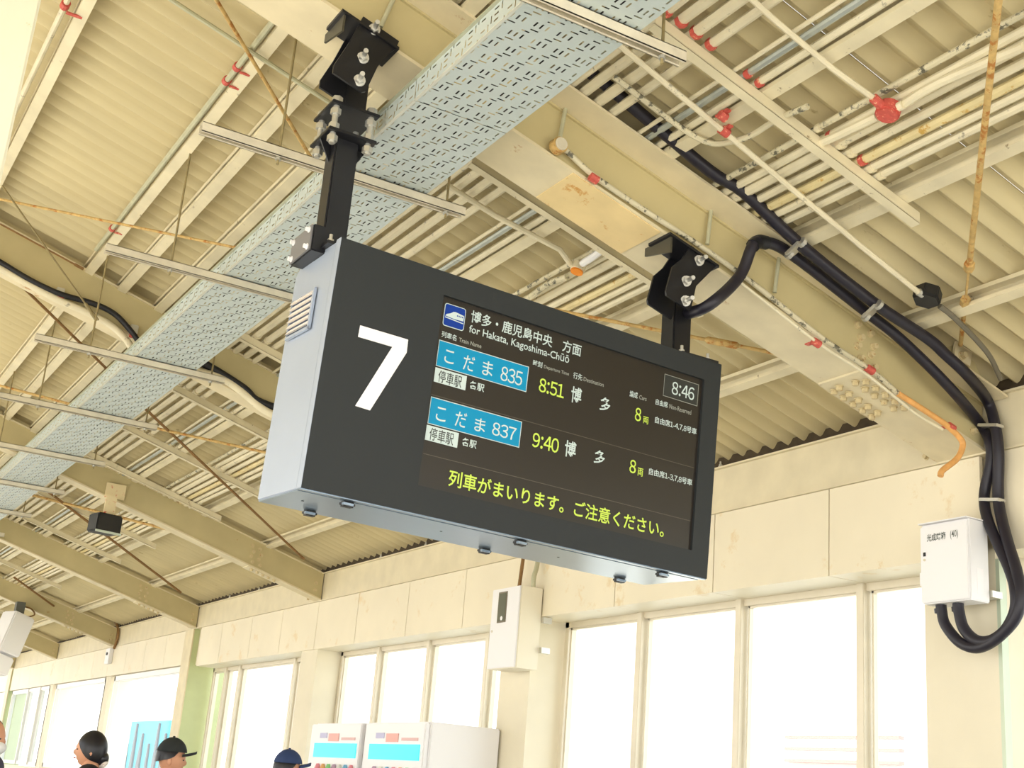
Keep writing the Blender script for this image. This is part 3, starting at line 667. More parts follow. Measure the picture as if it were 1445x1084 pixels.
def row(tl, br, num, kod, wtl, wbr, kt, time, ttl, tbr, h1, h2, n8, ryo, free, ftl, fbr):
    a = plate('train_name_plate', tl, br, TXW); plate('cyan_ground', tl, br, TXC, d=TD - .0021, par=a, inset=.0028)
    for s, p, q_ in kod: text(s, p, q_, TXW, d=TD - .0034, par=a, bold=.004)
    b = plate('stops_plate', wtl, wbr, TXW); text('停車駅', (wtl[0] + 3.6, wtl[1] + 4.2), (wbr[0] - 4.3, wbr[1] - 3.8), DARKT, par=b, bold=.006)
    text('各駅', *kt, TXW, bold=.014); text(time, ttl, tbr, TXY, bold=.010)
    text('博', *h1, TXW, bold=.016); text('多', *h2, TXW, bold=.016)
    text('8', *n8, TXY, bold=.010); text('両', *ryo, TXY, bold=.01); text(free, ftl, fbr, TXW, bold=.012)
row((619.8, 479.2), (742.4, 553.5), '835', [('こ', (627, 494), (641.5, 513.5)), ('だ', (653.5, 501.5), (670, 524)), ('ま', (680.5, 509.5), (696, 531)), ('835', (706.5, 517), (737.5, 544.5))],
    (614.5, 518.2), (656.3, 551), ((662.6, 537.5), (683.7, 553)), '8:51', (760.5, 533.5), (796.5, 562), ((805.5, 546), (821, 570)), ((846.3, 560.5), (861.7, 581)), ((896, 575.3), (905, 594.8)), ((907.3, 588), (915.3, 598.5)), '自由席1-4,7,8号車', (924.2, 587.8), (983.2, 614))
row((608.3, 559.5), (732.4, 632), '837', [('こ', (615, 574.5), (630, 595)), ('だ', (642, 581), (659, 603.5)), ('ま', (669.5, 590), (685.5, 610)), ('837', (694.5, 596), (728.5, 621.5))],
    (602.2, 599.4), (644.8, 632.2), ((651.9, 617.6), (672.8, 633)), '9:40', (751.2, 610.5), (789, 639.5), ((796.6, 622), (813.2, 646.3)), ((838, 635.3), (854, 655.4)), ((888.3, 648.7), (897.8, 668.3)), ((899.6, 660.5), (907.6, 672.3)), '自由席1-3,7,8号車', (915.7, 660.4), (976.8, 686))
cbx = plate('clock_frame', (938, 527.5), (983.8, 573.5), TXG); plate('clock_ground', (938, 527.5), (983.8, 573.5), SCRH, d=TD - .0021, par=cbx, inset=.0022)
text('8:46', (948, 538.5), (980, 565), TXW, d=TD - .0034, bold=.006, par=cbx)
text('列車がまいります。ご注意ください。', (633.6, 663.5), (937, 757.5), TXY, bold=.014)
for a, b_ in (((596, 640), (975.5, 733)), ((610, 557.5), (985, 659))):
    p, q2 = F(*a), F(*b_); zm = (p[1] + q2[1]) / 2
    mk('screen_rule', MB().box(x0s + .01, x1s - .01, TD - .001, TD - .0004, zm - .0012, zm + .0012), LINE, sg, local=True)
seven = [F(380 + x / 4.927, 380 + y / 4.927, -.0005) for x, y in ((632, 390), (965, 490), (955, 580), (700, 982), (597, 950), (855, 540), (617, 470))]
mk('platform_numeral', MB().prism([(x, -.0002, z) for x, z in seven], (0, -.0012, 0)), NUM, sg, local=True)

# ------------------------------------------------------------------ the two hangers of the board
BRK_LIT = mat('bracket_black_lit', (70, 66, 52), .45)  # bracket black made lighter: light on the side face put into the colour
def bsolt(p, ax, par, s=.034, sh=.05): bolt(p, ax, s, par, BOLT, shank=sh)
def hanger(X, cheek, label, joint, cableside):
    r = root('board_hanger', (X, 4.1, zb(X)), label, 'hanger', 'black hangers of the departure board')
    topz = (MS @ Vector(((X - 1.4506), .17, BH))).z
    cf = [at_y(u, v, 3.93) for u, v in cheek]
    mk('cheek_plate', MB().prism(cf, (0, .010, 0)), BRK, r)
    mk('cheek_plate', MB().prism([p + Vector((0, .135, 0)) for p in cf], (0, -.010, 0)), BRK, r)
    xs = [p.x for p in cf]; xa, xb = min(xs), max(xs)
    mk('clamp_plate', MB().prism([(xa, 3.92, zb(xa) - .012), (xb, 3.92, zb(xb) - .012), (xb, 3.92, zb(xb) - .001), (xa, 3.92, zb(xa) - .001)], (0, .15, 0)), BRK, r)
    mk('side_plate', MB().prism([(xa + .012, 3.93, zb(xa) - .012), (xa + .012, 4.11, zb(xa) - .008), (xa + .012, 4.11, zb(xa) - .045), (xa + .012, 3.93, zb(xa) - .085)], (.008, 0, 0)), BRK_LIT, r)
    for (u, v), ax in joint['b']:
        p = at_y(u, v, 3.93); bsolt(p, (-.25, -1, -.15), r)
    # slotted hole in the rear cheek: a pale inset
    tubetop = max(p.z for p in cf) - .10
    w2 = .046
    if joint.get('plates'):
        zl, zu = joint['plates']
        mk('lower_tube', MB().box(X - w2, X + w2, 4.1 - w2, 4.1 + w2, topz - .02, zl), BRK, r, bevel=.006)
        mk('upper_tube', MB().box(X - w2 + .01, X + w2 + .01, 4.1 - w2, 4.1 + w2, zu, tubetop), BRK, r, bevel=.006)
        for z in (zl, zu):
            mk('joint_plate', MB().box(X - .095, X + .095, 4.1 - .095, 4.1 + .095, z - .006, z + .006), BRK, r, bevel=.002)
        for dx in (-.07, .07):
            for dy in (-.07, .07):
                mk('stud', MB().tube([(X + dx, 4.1 + dy, zl - .05), (X + dx, 4.1 + dy, zu + .03)], .011, 10), BOLT, r, smooth=True)
                for z in (zl - .03, zl + .02, zu - .03, zu + .018): mk('nut', MB().tube([(X + dx, 4.1 + dy, z - .011), (X + dx, 4.1 + dy, z + .011)], .020, 6), BOLT, r)
        for s in (-1, 1): mk('gusset', MB().prism([(X + s * w2, 4.1, zl - .006), (X + s * .09, 4.1, zl - .006), (X + s * w2, 4.1, zl - .09)], (0, .006, 0)), BRK, r)
    else:
        mk('lower_tube', MB().box(X - w2, X + w2, 4.1 - w2, 4.1 + w2, topz - .02, tubetop), BRK, r, bevel=.006)
    mk('foot_plate', MB().box(X - .05, X + .14, 3.985, 4.23, topz - .004, topz + .008), BRK, r)
    for dx, dy in ((-.03, -.085), (.11, -.08)): bolt((X + dx, 4.1 + dy, topz + .006), (0, 0, 1), .024, r, BOLT, shank=.02)
    return r, topz
def cz(pts, x0, y0, s): return [(x0 + x / s, y0 + y / s) for x, y in pts]
cl = cz([(612, 125), (885, 315), (860, 370), (820, 400), (760, 460), (720, 510), (630, 700), (600, 705), (380, 555), (385, 500), (490, 345)], 400, 0, 5.42)
h1, tz1 = hanger(1.497, cl, 'left black steel hanger with a four-bolt joint holding the board', {'b': [((528, 42), 0), ((512, 82), 0), ((507, 114), 0)], 'plates': (H + 2.265, H + 2.375)}, False)
cr_ = cz([(515, 88), (720, 240), (655, 300), (555, 400), (512, 590), (440, 545), (330, 470), (325, 440), (375, 250), (445, 190)], 880, 330, 5.42)
h2, tz2 = hanger(3.068, cr_, 'right black steel hanger, short, with the cable curving into it', {'b': [((986, 368), 0), ((968, 397), 0), ((967, 425), 0)]}, True)
# foot box overhanging the left side of the board
FX = at_y(441, 333, 4.05).x; FZ = at_y(441, 333, 4.05).z
fb = MB().box(FX, 1.54, 4.05, 4.25, FZ - .052, FZ + .050)
mk('foot_box', fb, BRK, h1, bevel=.004)
mk('end_plate', MB().box(FX - .006, FX, 4.055, 4.245, FZ - .048, FZ + .046), mat('grey_end_plate', (120, 118, 118), .5), h1)
for dy in (4.075, 4.225):
    for dz in (-.034, .032): bolt((FX - .006, dy, FZ + dz), (-1, 0, 0), .018, h1, WBOX)
# ------------------------------------------------------------------ black cables
def cable(P, r, label, m, name='cable', k=6, seg=10):
    o = mk(name, MB().tube(spline(P, k), r, seg), m, smooth=True); return tag(o, label, 'cable')
W = 3.765; W2 = 3.85
c1p = [at_y(u, v, W) for u, v in ((820, 92), (880, 140), (1000, 240), (1049, 271), (1129, 345), (1234, 428), (1308, 477))] + [at_y(1334, 500, W), at_y(1366, 530, W), at_x(1393, 565, 4.74), at_x(1404, 600, 4.75), at_x(1409, 640, 4.75), at_x(1409, 706, 4.76), at_x(1420, 758, 4.72), at_x(1435, 807, 4.68), at_x(1440, 846, 4.66), at_x(1430, 877, 4.66), at_x(1402, 903, 4.66), at_x(1378, 904, 4.66), at_x(1360, 887, 4.66), at_x(1353, 862, 4.66), at_x(1352, 852, 4.66)]
ca1 = cable(c1p, .026, 'upper thick black cable along the beam, looping into the white box\'s nearer gland', VIOLC)
c2p = [Vector((3.10, 4.09, at_y(968, 445, 4.09).z))] + [at_y(u, v, 3.87) for u, v in ((1000, 431), (1043, 391))] + [at_y(1062, 347, W2 - .01), at_y(1077, 342, W2), at_y(1114, 357, W2)] + [at_y(u, v, W2) for u, v in ((1222, 440), (1262, 471), (1300, 506), (1343, 550))] + [at_x(1383, 598, 4.76), at_x(1397, 625, 4.76), at_x(1398, 653, 4.76), at_x(1389, 700, 4.76), at_x(1396, 740, 4.72), at_x(1424, 803, 4.69), at_x(1433, 836, 4.66), at_x(1431, 867, 4.66), at_x(1412, 897, 4.66), at_x(1381, 914, 4.66), at_x(1355, 907, 4.66), at_x(1334, 882, 4.66), at_x(1329, 862, 4.66), at_x(1328, 854, 4.66)]
ca2 = cable(c2p, .025, 'lower thick black cable from the right hanger, looping into the white box', VIOLC)
for (u, v, Y) in ((1120, 350, 0), (1228, 438, 0)):
    a = at_y(u - 6, v + 9, W2 - .03); b_ = at_y(u + 12, v - 8, W - .03)
    mk('cable_clamp', MB().bar(a, b_, .055, .014, up=(0, 1, 0)), BOLT, ca1, bevel=.002)
    for p_ in (a, b_): mk('cable_clamp', MB().tube([p_ + Vector((.008, 0, -.003)), p_ - Vector((.008, 0, -.003))], .023, 10), BOLT, ca1)
for (u, v, X) in ((1398, 601, 4.74), (1400, 706, 4.75)):
    a = at_x(u - 14, v, X); b_ = at_x(u + 14, v, X); mk('cable_clamp', MB().bar(a, b_, .05, .014), BOLT, ca1, bevel=.002)
mk('corrugated_elbow', MB().tube(spline([at_y(1062, 347, W2 - .01), at_y(1070, 341, W2), at_y(1082, 343, W2)], 4), .030, 10), BLACKC, ca2, smooth=True)
# second beam cables
Y2 = BY[2] - .05
def onb(pts, Y): return [at_y(u, v, Y) for u, v in pts]
cb1 = cable([at_y(-30, 355, 7.95)] + onb([(0, 370), (42, 395), (85, 415)], 7.955) + onb([(130, 428), (160, 442), (182, 464), (196, 484)], 7.955) + [at_y(199, 500, 7.955)], .018, 'black cable on the second beam bending down behind the cable tray', BLACKC)
cb2 = cable([at_y(-30, 362, 7.98)] + onb([(0, 379), (42, 402), (82, 423), (130, 444), (160, 462), (180, 482), (189, 500)], 7.97) + [at_y(192, 512, 7.97)], .022, 'cream conduit under the black cable on the second beam', PIPE, name='conduit')
for u, v in ((84, 418), (188, 470)): p = at_y(u, v, 8.0); mk('cable_clamp', MB().box(p.x - .03, p.x + .02, p.y - .04, p.y + .05, p.z - .02, p.z + .045), BOLT, cb1, bevel=.004); mk('red_clip', MB().box(p.x - .03, p.x + .02, p.y - .045, p.y - .03, p.z - .045, p.z - .015), RED, cb2)
cb3 = cable(onb([(262, 500), (300, 520), (344, 548), (362, 565), (395, 578)], 7.95), .026, 'dark cable on the second beam between the tray and the board', BLACKC)
cb4 = cable(onb([(272, 522), (315, 535), (344, 555), (372, 578), (400, 592)], 7.95), .026, 'cream conduit below the dark cable near the board\'s lit side', PIPE, name='conduit')
# conduits along the flange of the board's beam
jb = root('junction_box', at_y(787, 203, 3.95), 'rusty round conduit box on the lower flange of the board\'s beam', 'junction box')
c = at_y(788, 206, 3.93); mk('box_body', MB().tube([c + Vector((0, .02, 0)), c - Vector((0, .02, 0))], .034, 14), RUST, jb, bevel=.003); mk('box_lid', MB().tube([c - Vector((0, .02, 0)), c - Vector((0, .026, 0))], .027, 14), STEEL, jb)
f1 = cable(onb([(792, 206), (838, 248), (910, 297), (985, 345), (1060, 398), (1160, 477), (1228, 522), (1268, 556)], 3.94), .012, 'peeling white conduit along the flange edge of the board\'s beam', PEEL, name='conduit')
f2 = cable(onb([(1040, 395), (1100, 442), (1160, 488), (1225, 530), (1290, 582), (1330, 606)], 3.925), .007, 'thin second conduit just under the peeling white one', PIPE, name='conduit')
f3 = cable(onb([(1268, 556), (1290, 570), (1318, 588), (1338, 602), (1356, 620), (1358, 632), (1350, 648), (1330, 664), (1327, 672)], 3.93), .014, 'orange rusty conduit end bending down at the wall end of the beam', mat('orange_rust_conduit', (232, 172, 100), .6, vary=.15, scale=30), name='conduit')
for u, v, pr in ((838, 252, f1), (1152, 484, f2), (1228, 522, f1), (1342, 603, f3)):
    p = at_y(u, v, 3.93); mk('red_clip', MB().tube([p - Vector((.018, 0, -.005)), p + Vector((.018, 0, -.005))], .018, 8).box(p.x - .012, p.x + .012, p.y - .01, p.y + .06, p.z + .004, p.z + .010), RED, pr)
for pts, t in (([(806, 125), (797, 158), (790, 196)], 'rising from the rusty round box'), ([(1008, 262), (1003, 300), (998, 345)], 'below the black cable, near the right hanger'), ([(1102, 345), (1097, 380), (1093, 413)], 'below the first pair of cable clamps'), ([(556, -3), (546, 18), (537, 38)], 'behind the left board hanger')):
    cable(onb(pts, 3.945), .009, f'thin cream conduit on the beam web, {t}', GREENG, name='conduit', k=2)
# ------------------------------------------------------------------ white terminal box on the pilaster
wb = root('terminal_box', (4.66, 4.05, H + 1.2), 'white metal terminal box with black lettering on the near pilaster', 'box')
bx = (4.60, 4.735, 3.915, 4.192, H + 1.003, H + 1.372)
mk('body', MB().box(bx[0] + .012, bx[1], bx[2], bx[3], bx[4], bx[5]), WBOX, wb, bevel=.004)
mk('door', MB().box(bx[0], bx[0] + .011, bx[2] + .002, bx[3] - .002, bx[4] + .004, bx[5] - .012), WBOX, wb, bevel=.003)
mk('rain_hood', MB().box(bx[0] - .008, bx[1] + .002, bx[2] - .003, bx[3] + .003, bx[5] + .001, bx[5] + .006), WBOX, wb)
mk('lock', MB().box(bx[0] - .004, bx[0], 4.158, 4.170, H + 1.222, H + 1.240), BLK, wb)
mk('lock', MB().tube([(bx[0] - .004, 4.165, H + 1.205), (bx[0], 4.165, H + 1.205)], .006, 10), STEEL, wb)
mk('side_label', MB().box(4.655, 4.695, bx[2] - .001, bx[2], H + 1.035, H + 1.15), NUM, wb)
mk('hinge', MB().box(bx[0] + .005, bx[0] + .02, bx[3], bx[3] + .008, H + 1.09, H + 1.15), WBOX, wb)
for dz in (1.03, 1.33): mk('mounting_bracket', MB().box(bx[1], 4.80, 3.90, 4.22, H + dz, H + dz + .03), BOLT, wb)
for y in (4.135, 4.035):
    mk('cable_gland', MB().tube([(4.66, y, H + 1.003), (4.66, y, H + .985), (4.66, y, H + .985), (4.66, y, H + .965)], [.019, .019, .026, .024], 10), VIOLC, wb)
def text_yz(s, y0, y1, z0, z1, X, m, par, bold=.008):
    """lettering on a face that looks toward -X: reads from large y to small y"""
    cu = bpy.data.curves.new('t', 'FONT'); cu.body = s; cu.resolution_u = 3; cu.offset = bold
    ob = bpy.data.objects.new('t', cu); COL.objects.link(ob); bpy.context.view_layer.update()
    me = bpy.data.meshes.new_from_object(ob.evaluated_get(bpy.context.evaluated_depsgraph_get())); bpy.data.objects.remove(ob)
    xs = [v.co.x for v in me.vertices]; ys = [v.co.y for v in me.vertices]; inv = rootm(par).inverted()
    for v in me.vertices:
        v.co = inv @ Vector((X, y1 + (y0 - y1) * (v.co.x - min(xs)) / (max(xs) - min(xs)), z0 + (z1 - z0) * (v.co.y - min(ys)) / (max(ys) - min(ys))))
    me.materials.clear(); me.materials.append(m)
    o2 = bpy.data.objects.new('lettering', me); COL.objects.link(o2); o2.parent = par; return o2
PT = mat('painted_text', (92, 98, 92), .6)
a_ = at_x(1308, 764, 4.6); b_ = at_x(1334.5, 757, 4.6); text_yz('光成端箱', b_.y, a_.y, a_.z - .004, at_x(1308, 754.5, 4.6).z, bx[0] - .001, PT, wb, .016)
c_ = at_x(1341, 758, 4.6); d_ = at_x(1352, 750, 4.6); text_yz('(40)', d_.y, c_.y, c_.z - .012, at_x(1341, 749, 4.6).z, bx[0] - .001, PT, wb, .004)
# ------------------------------------------------------------------ cream meter box on the middle pilaster
mb_ = root('meter_box', (4.7, 8.02, H + 1.15), 'tall cream meter box with a small dark window, below the board', 'box')
mk('body', MB().box(4.612, 4.79, 7.835, 8.225, H + .872, H + 1.445), CBOX, mb_, bevel=.005)
mk('door', MB().box(4.600, 4.611, 7.838, 8.222, H + .876, H + 1.441), WBOX, mb_, bevel=.003)
mk('window_rim', MB().box(4.596, 4.601, 8.005, 8.125, H + 1.195, H + 1.415), mat('rim_brown', (116, 104, 84), .5), mb_)
mk('sight_glass', MB().box(4.594, 4.597, 8.015, 8.115, H + 1.205, H + 1.405), DGLASS, mb_)
mk('dial', MB().tube([(4.5935, 8.06, H + 1.225), (4.5945, 8.06, H + 1.225)], .016, 12), WBOX, mb_)
mk('lock', MB().tube([(4.596, 8.19, H + 1.14), (4.601, 8.19, H + 1.14)], .009, 8), STEEL, mb_)
mk('conduit', MB().tube([(4.72, 8.06, H + 1.44), (4.74, 8.06, H + 1.72)], .014, 8), BROWN, mb_, smooth=True)
mk('conduit', MB().tube(spline([(4.72, 7.86, H + 1.44), (4.72, 7.86, H + 1.52), (4.75, 7.88, H + 1.60), (4.77, 7.9, H + 1.72)], 5), .018, 8), GREENG, mb_, smooth=True)
for z in (.99, 1.20): mk('mounting_bracket', MB().box(4.79, 4.86, 7.80, 7.835, H + z, H + z + .04), BOLT, mb_)
# ------------------------------------------------------------------ speakers under the roof beams
sp_ = root('speaker', (2.6, 11.9, H + 2.15), 'small black box speaker hung from the third beam on a cream bracket', 'speaker')
C0 = at_y(148, 740, 11.95)
Mr = Matrix.Translation(C0) @ Matrix.Rotation(math.radians(12), 4, 'Z')
mk('case', MB().box(-.12, .12, -.10, .10, -.085, .085, Mr), BLK, sp_, bevel=.012)
mk('rim', MB().box(-.125, .125, -.105, -.098, -.095, -.075, Mr), mat('pale_rim', (196, 206, 190), .5), sp_)
CBK = mat('spotted_bracket', (232, 214, 170), .6, dirt=(206, 70, 50), dirt_amt=.42, dirt_scale=18)
pA = at_y(164, 693, 11.98); mk('web_plate', MB().box(pA.x - .09, pA.x + .09, 12.0, 12.02, pA.z - .07, pA.z + .07), CBK, sp_)
pB = at_y(154, 716, 11.97); mk('drop_bracket', MB().box(pB.x - .05, pB.x + .05, 11.93, 11.95, C0.z + .08, pB.z + .10), CBK, sp_)
s2_ = root('speaker', (3.2, 20, H + 1.8), 'white box loudspeaker under the fifth beam at the picture edge', 'speaker')
C1 = at_y(17, 892, 19.9); M1 = Matrix.Translation(C1) @ Matrix.Rotation(math.radians(20), 4, 'Z') @ Matrix.Rotation(math.radians(14), 4, 'Y')
mk('case', MB().box(-.17, .17, -.18, .18, -.33, .26, M1), WBOX, s2_, bevel=.02)
mk('lower_case', MB().box(-.14, .14, -.14, .14, -.62, -.36, M1), WBOX, s2_, bevel=.02)
mk('mount', MB().box(C1.x - .02, C1.x + .10, C1.y - .08, C1.y + .08, C1.z + .22, zb(C1.x)), mat('dark_mount', (84, 84, 74), .6), s2_)
mk('cable', MB().tube(spline([C1 + Vector((.08, 0, .38)), C1 + Vector((.2, 0, .36)), C1 + Vector((.26, 0, .28)), C1 + Vector((.12, 0, .22))], 4), .012, 6), BROWN, s2_, smooth=True)
# cable dropping down the wall at the fourth beam's end, with a white switch box
p = [at_x(u, v, 4.77) for u, v in ((143, 867), (157, 872), (166, 884), (166, 900), (161, 915))]
cable(p, .022, 'dark cable curving from the roof down the wall end of the fifth beam', BROWN)
sw = root('switch_box', at_x(155, 928, 4.78), 'small white switch box on the wall under the dark curved cable', 'switch')
q0 = at_x(155, 925, 4.78); mk('case', MB().box(4.74, 4.80, q0.y - .12, q0.y + .12, q0.z - .13, q0.z + .10), WBOX, sw, bevel=.008); mk('toggle', MB().box(4.73, 4.74, q0.y - .01, q0.y + .05, q0.z + .0, q0.z + .04), BLK, sw)

# ------------------------------------------------------------------ vending machines and cabinet by the wall
def vending(y0, y1, label, hue):
    r = root('vending_machine', (4.5, (y0 + y1) / 2, 0), label, 'vending machine', 'vending machines by the wall')
    top = H + .475; X = 4.2
    mk('cabinet', MB().box(X + .04, 4.80, y0, y1, .05, top), WBOX, r, bevel=.01)
    mk('door', MB().box(X, X + .04, y0 + .01, y1 - .01, .08, top - .01), WBOX, r, bevel=.008)
    mk('foot', MB().box(X + .06, 4.78, y0 + .05, y1 - .05, 0, .05), BLK, r)
    hd = mk('header_panel', MB().box(X - .006, X, y0 + .06, y1 - .12, top - .27, top - .16), mat('cyan_header', (40, 214, 226), .4, emit=.3), r)
    mk('header_badge', MB().box(X - .006, X, y0 + .42, y0 + .62, top - .145, top - .085), mat('salmon_badge', (240, 176, 166), .5), r)
    mk('header_badge', MB().box(X - .006, X, y0 + .10, y0 + .36, top - .135, top - .115), mat('rose_badge', (226, 184, 180), .5), r)
    mk('header_badge', MB().box(X - .006, X, y0 + .66, y0 + .80, top - .12, top - .08), mat('violet_badge', (196, 192, 222), .5), r)
    for i in range(3):
        for j in range(7):
            cc = [(236, 150, 160), (130, 190, 226), (236, 232, 220), (190, 160, 180), (150, 214, 140), (240, 180, 120)][(i * 5 + j * 7 + hue) % 6]
            mk('sample_bottle', MB().tube([(X - .012, y0 + .10 + j * .11, top - .48 - i * .26), (X - .012, y0 + .10 + j * .11, top - .36 - i * .26), (X - .012, y0 + .10 + j * .11, top - .32 - i * .26)], [.028, .028, .012], 8), mat('bottle_%d_%d_%d' % cc, cc, .4), r)
    mk('dispenser_flap', MB().box(X - .006, X, y0 + .2, y1 - .3, .2, .42), BLK, r)
vending(9.38, 10.40, 'white drinks machine with a full cyan header strip, farther of two', 0)
vending(8.30, 9.32, 'white drinks machine with a cyan header, nearer of two, its grey side showing', 3)

# ------------------------------------------------------------------ people (only heads and shoulders reach into the picture)
SKIN = mat('skin', (214, 156, 122), .55); HAIR = mat('black_hair', (22, 20, 26), .35); 
def skin_mesh(name, nodes, edges, m, parent, sub=2):
    me = bpy.data.meshes.new(name); me.from_pydata([n[0] for n in nodes], edges, []); ob = bpy.data.objects.new(name, me); COL.objects.link(ob)
    md = ob.modifiers.new('s', 'SKIN'); md.use_smooth_shade = True
    for i, n in enumerate(nodes): me.skin_vertices[0].data[i].radius = n[1] if isinstance(n[1], tuple) else (n[1], n[1])
    me.skin_vertices[0].data[0].use_root = True
    ob.modifiers.new('u', 'SUBSURF').levels = sub
    bpy.context.view_layer.update()
    m2 = bpy.data.meshes.new_from_object(ob.evaluated_get(bpy.context.evaluated_depsgraph_get())); bpy.data.objects.remove(ob)
    m2.materials.clear(); m2.materials.append(m); m2.name = name; m2.polygons.foreach_set('use_smooth', [True] * len(m2.polygons))
    o = bpy.data.objects.new(name, m2); COL.objects.link(o); o.parent = parent; return o
def head_mb(s=1.0):
    """head around the origin (centre of skull), facing -Y; continuous surface with brow, nose, lips and chin"""
    nu, nv = 28, 22; b = MB()
    for j in range(nv + 1):
        a = math.pi * j / nv; z = math.cos(a)
        for i in range(nu):
            t = 2 * math.pi * i / nu; x = math.sin(a) * math.cos(t); y = math.sin(a) * math.sin(t)
            X, Y_, Z = x * .074, y * .094, z * .118
            if z < 0: k = -z; X *= 1 - .32 * k * k; Y_ = Y_ * (1 - .18 * k) - .012 * k
            fr = max(0, -y)
            nose = math.exp(-((x / .16) ** 2)) * math.exp(-(((z + .22) / .13) ** 2)) * fr; Y_ -= .024 * nose
            brow = math.exp(-(((z - .10) / .10) ** 2)) * fr * math.exp(-((x / .6) ** 2)); Y_ -= .004 * brow
            eye = math.exp(-(((abs(x) - .38) / .14) ** 2)) * math.exp(-(((z + .04) / .08) ** 2)) * fr; Y_ += .007 * eye
            lip = math.exp(-((x / .28) ** 2)) * math.exp(-(((z + .52) / .07) ** 2)) * fr; Y_ -= .008 * lip
            chin = math.exp(-((x / .35) ** 2)) * math.exp(-(((z + .80) / .12) ** 2)) * fr; Y_ -= .012 * chin
            b.v.append(Vector((X, Y_, Z)) * s)
    b.f = [(j * nu + i, j * nu + (i + 1) % nu, (j + 1) * nu + (i + 1) % nu, (j + 1) * nu + i) for j in range(nv) for i in range(nu)]
    for sx in (-1, 1): b.sph((sx * .074 * s, .012 * s, -.018 * s), .010 * s, .018 * s, .030 * s, 10, 8)
    return b
def person(x, y, ht, yaw, label, top, trousers, hairstyle, cap=None, mask=False):
    r = root('person', (x, y, 0), label, 'person'); r.rotation_euler.z = yaw; WM[r.name] = Matrix.Translation((x, y, 0)) @ Matrix.Rotation(yaw, 4, 'Z')
    k = ht / 1.70
    def P(a, b, c): return (a * k, b * k, c * k)
    hc = Vector((0, -.012, 1.552)) * k
    def chain(extra, sk=False):
        N = [(P(0, .01, .93), (.135 + extra, .10 + extra)), (P(0, .0, 1.10), (.115 + extra, .09 + extra)), (P(0, -.005, 1.28), (.140 + extra, .10 + extra)), (P(0, .005, 1.40), (.105 + extra, .075 + extra))]
        E = [(0, 1), (1, 2), (2, 3)]
        for s in (-1, 1):
            i = len(N); N += [(P(.15 * s, .01, 1.375), .055 + extra), (P(.20 * s, .02, 1.33), .050 + extra), (P(.235 * s, .03, 1.09), .040 + extra), (P(.225 * s, -.05, .86), .030 + extra * .8)]
            E += [(3, i), (i, i + 1), (i + 1, i + 2), (i + 2, i + 3)]
        return N, E
    N, E = chain(-.006)
    i = len(N); N += [(P(0, .01, 1.45), .052), (P(0, .0, 1.52), .050)]; E += [(3, i), (i, i + 1)]
    for s in (-1, 1):
        i = len(N); N += [(P(.09 * s, 0, .88), .085), (P(.10 * s, -.01, .50), .055), (P(.10 * s, .01, .10), .036), (P(.10 * s, -.10, .04), .034)]; E += [(0, i), (i, i + 1), (i + 1, i + 2), (i + 2, i + 3)]
        i = len(N); hb = 7 if s < 0 else 11; N += [(P(.225 * s, -.07, .80), (.036, .018))]; E += [(hb, i)]
        for q in range(4):
            j = len(N); fx = (q - 1.5) * .018; N += [(P(.225 * s + .0, -.075 + fx, .745), .0085), (P(.222 * s, -.085 + fx, .71 + .004 * abs(q - 1)), .007)]; E += [(i, j), (j, j + 1)]
        j = len(N); N += [(P(.21 * s, -.115, .79), .009), (P(.205 * s, -.13, .755), .008)]; E += [(i, j), (j, j + 1)]
    body = skin_mesh('body', N, E, SKIN, r)
    hm = head_mb(k); hm.v = [v + hc for v in hm.v]
    # weld head into the body mesh so the figure is one mesh
    bm = bmesh.new(); bm.from_mesh(body.data); vs = [bm.verts.new(v) for v in hm.v]
    for f in hm.f:
        try: bm.faces.new([vs[a] for a in f]).smooth = True
        except ValueError: pass
    bmesh.ops.remove_doubles(bm, verts=bm.verts, dist=1e-5); bm.to_mesh(body.data); bm.free()
    for s in (-1, 1):
        mk('eye', MB().sph(hc + Vector((.029 * s, -.082, -.005)) * k, .011 * k, .006 * k, .005 * k, 10, 6), HAIR, r, local=True, smooth=True)
    mk('lips', MB().sph(hc + Vector((0, -.094, -.062)) * k, .020 * k, .008 * k, .006 * k, 10, 6), mat('lips', (196, 116, 104), .5), r, local=True, smooth=True)
    N, E = chain(.012); N.append((P(0, .020, 1.470), (.086, .080))); E.append((3, len(N) - 1)); skin_mesh('jacket', N, E, top, r)
    N = [(P(0, .01, .97), (.135, .11)), (P(0, .01, .88), (.14, .11))]; E = [(0, 1)]
    for s in (-1, 1): i = len(N); N += [(P(.09 * s, 0, .80), .098), (P(.10 * s, -.01, .50), .072), (P(.10 * s, .01, .11), .058)]; E += [(1, i), (i, i + 1), (i + 1, i + 2)]
    skin_mesh('trousers', N, E, trousers, r)
    for s in (-1, 1): mk('shoe', MB().sph((.10 * s * k, -.05 * k, .05 * k), .05 * k, .14 * k, .05 * k), BLK, r, local=True, smooth=True)
    # hair: shell over the skull
    b = MB(); nu, nv = 24, 14
    low = {'bun': 2.15, 'short': 1.58}[hairstyle]
    for j in range(nv + 1):
        for i in range(nu):
            t = 2 * math.pi * i / nu; yf = math.sin(t); am = low + (.22 * yf if yf > 0 else -1.05 * (-yf) ** 1.6); a = am * j / nv
            b.v.append(hc + Vector((math.sin(a) * math.cos(t) * .085, math.sin(a) * yf * .104 + .010, math.cos(a) * .128)) * k)
    b.f = [(j * nu + i, j * nu + (i + 1) % nu, (j + 1) * nu + (i + 1) % nu, (j + 1) * nu + i) for j in range(nv) for i in range(nu)]
    hr = mk('hair', b, HAIR, r, local=True, smooth=True)
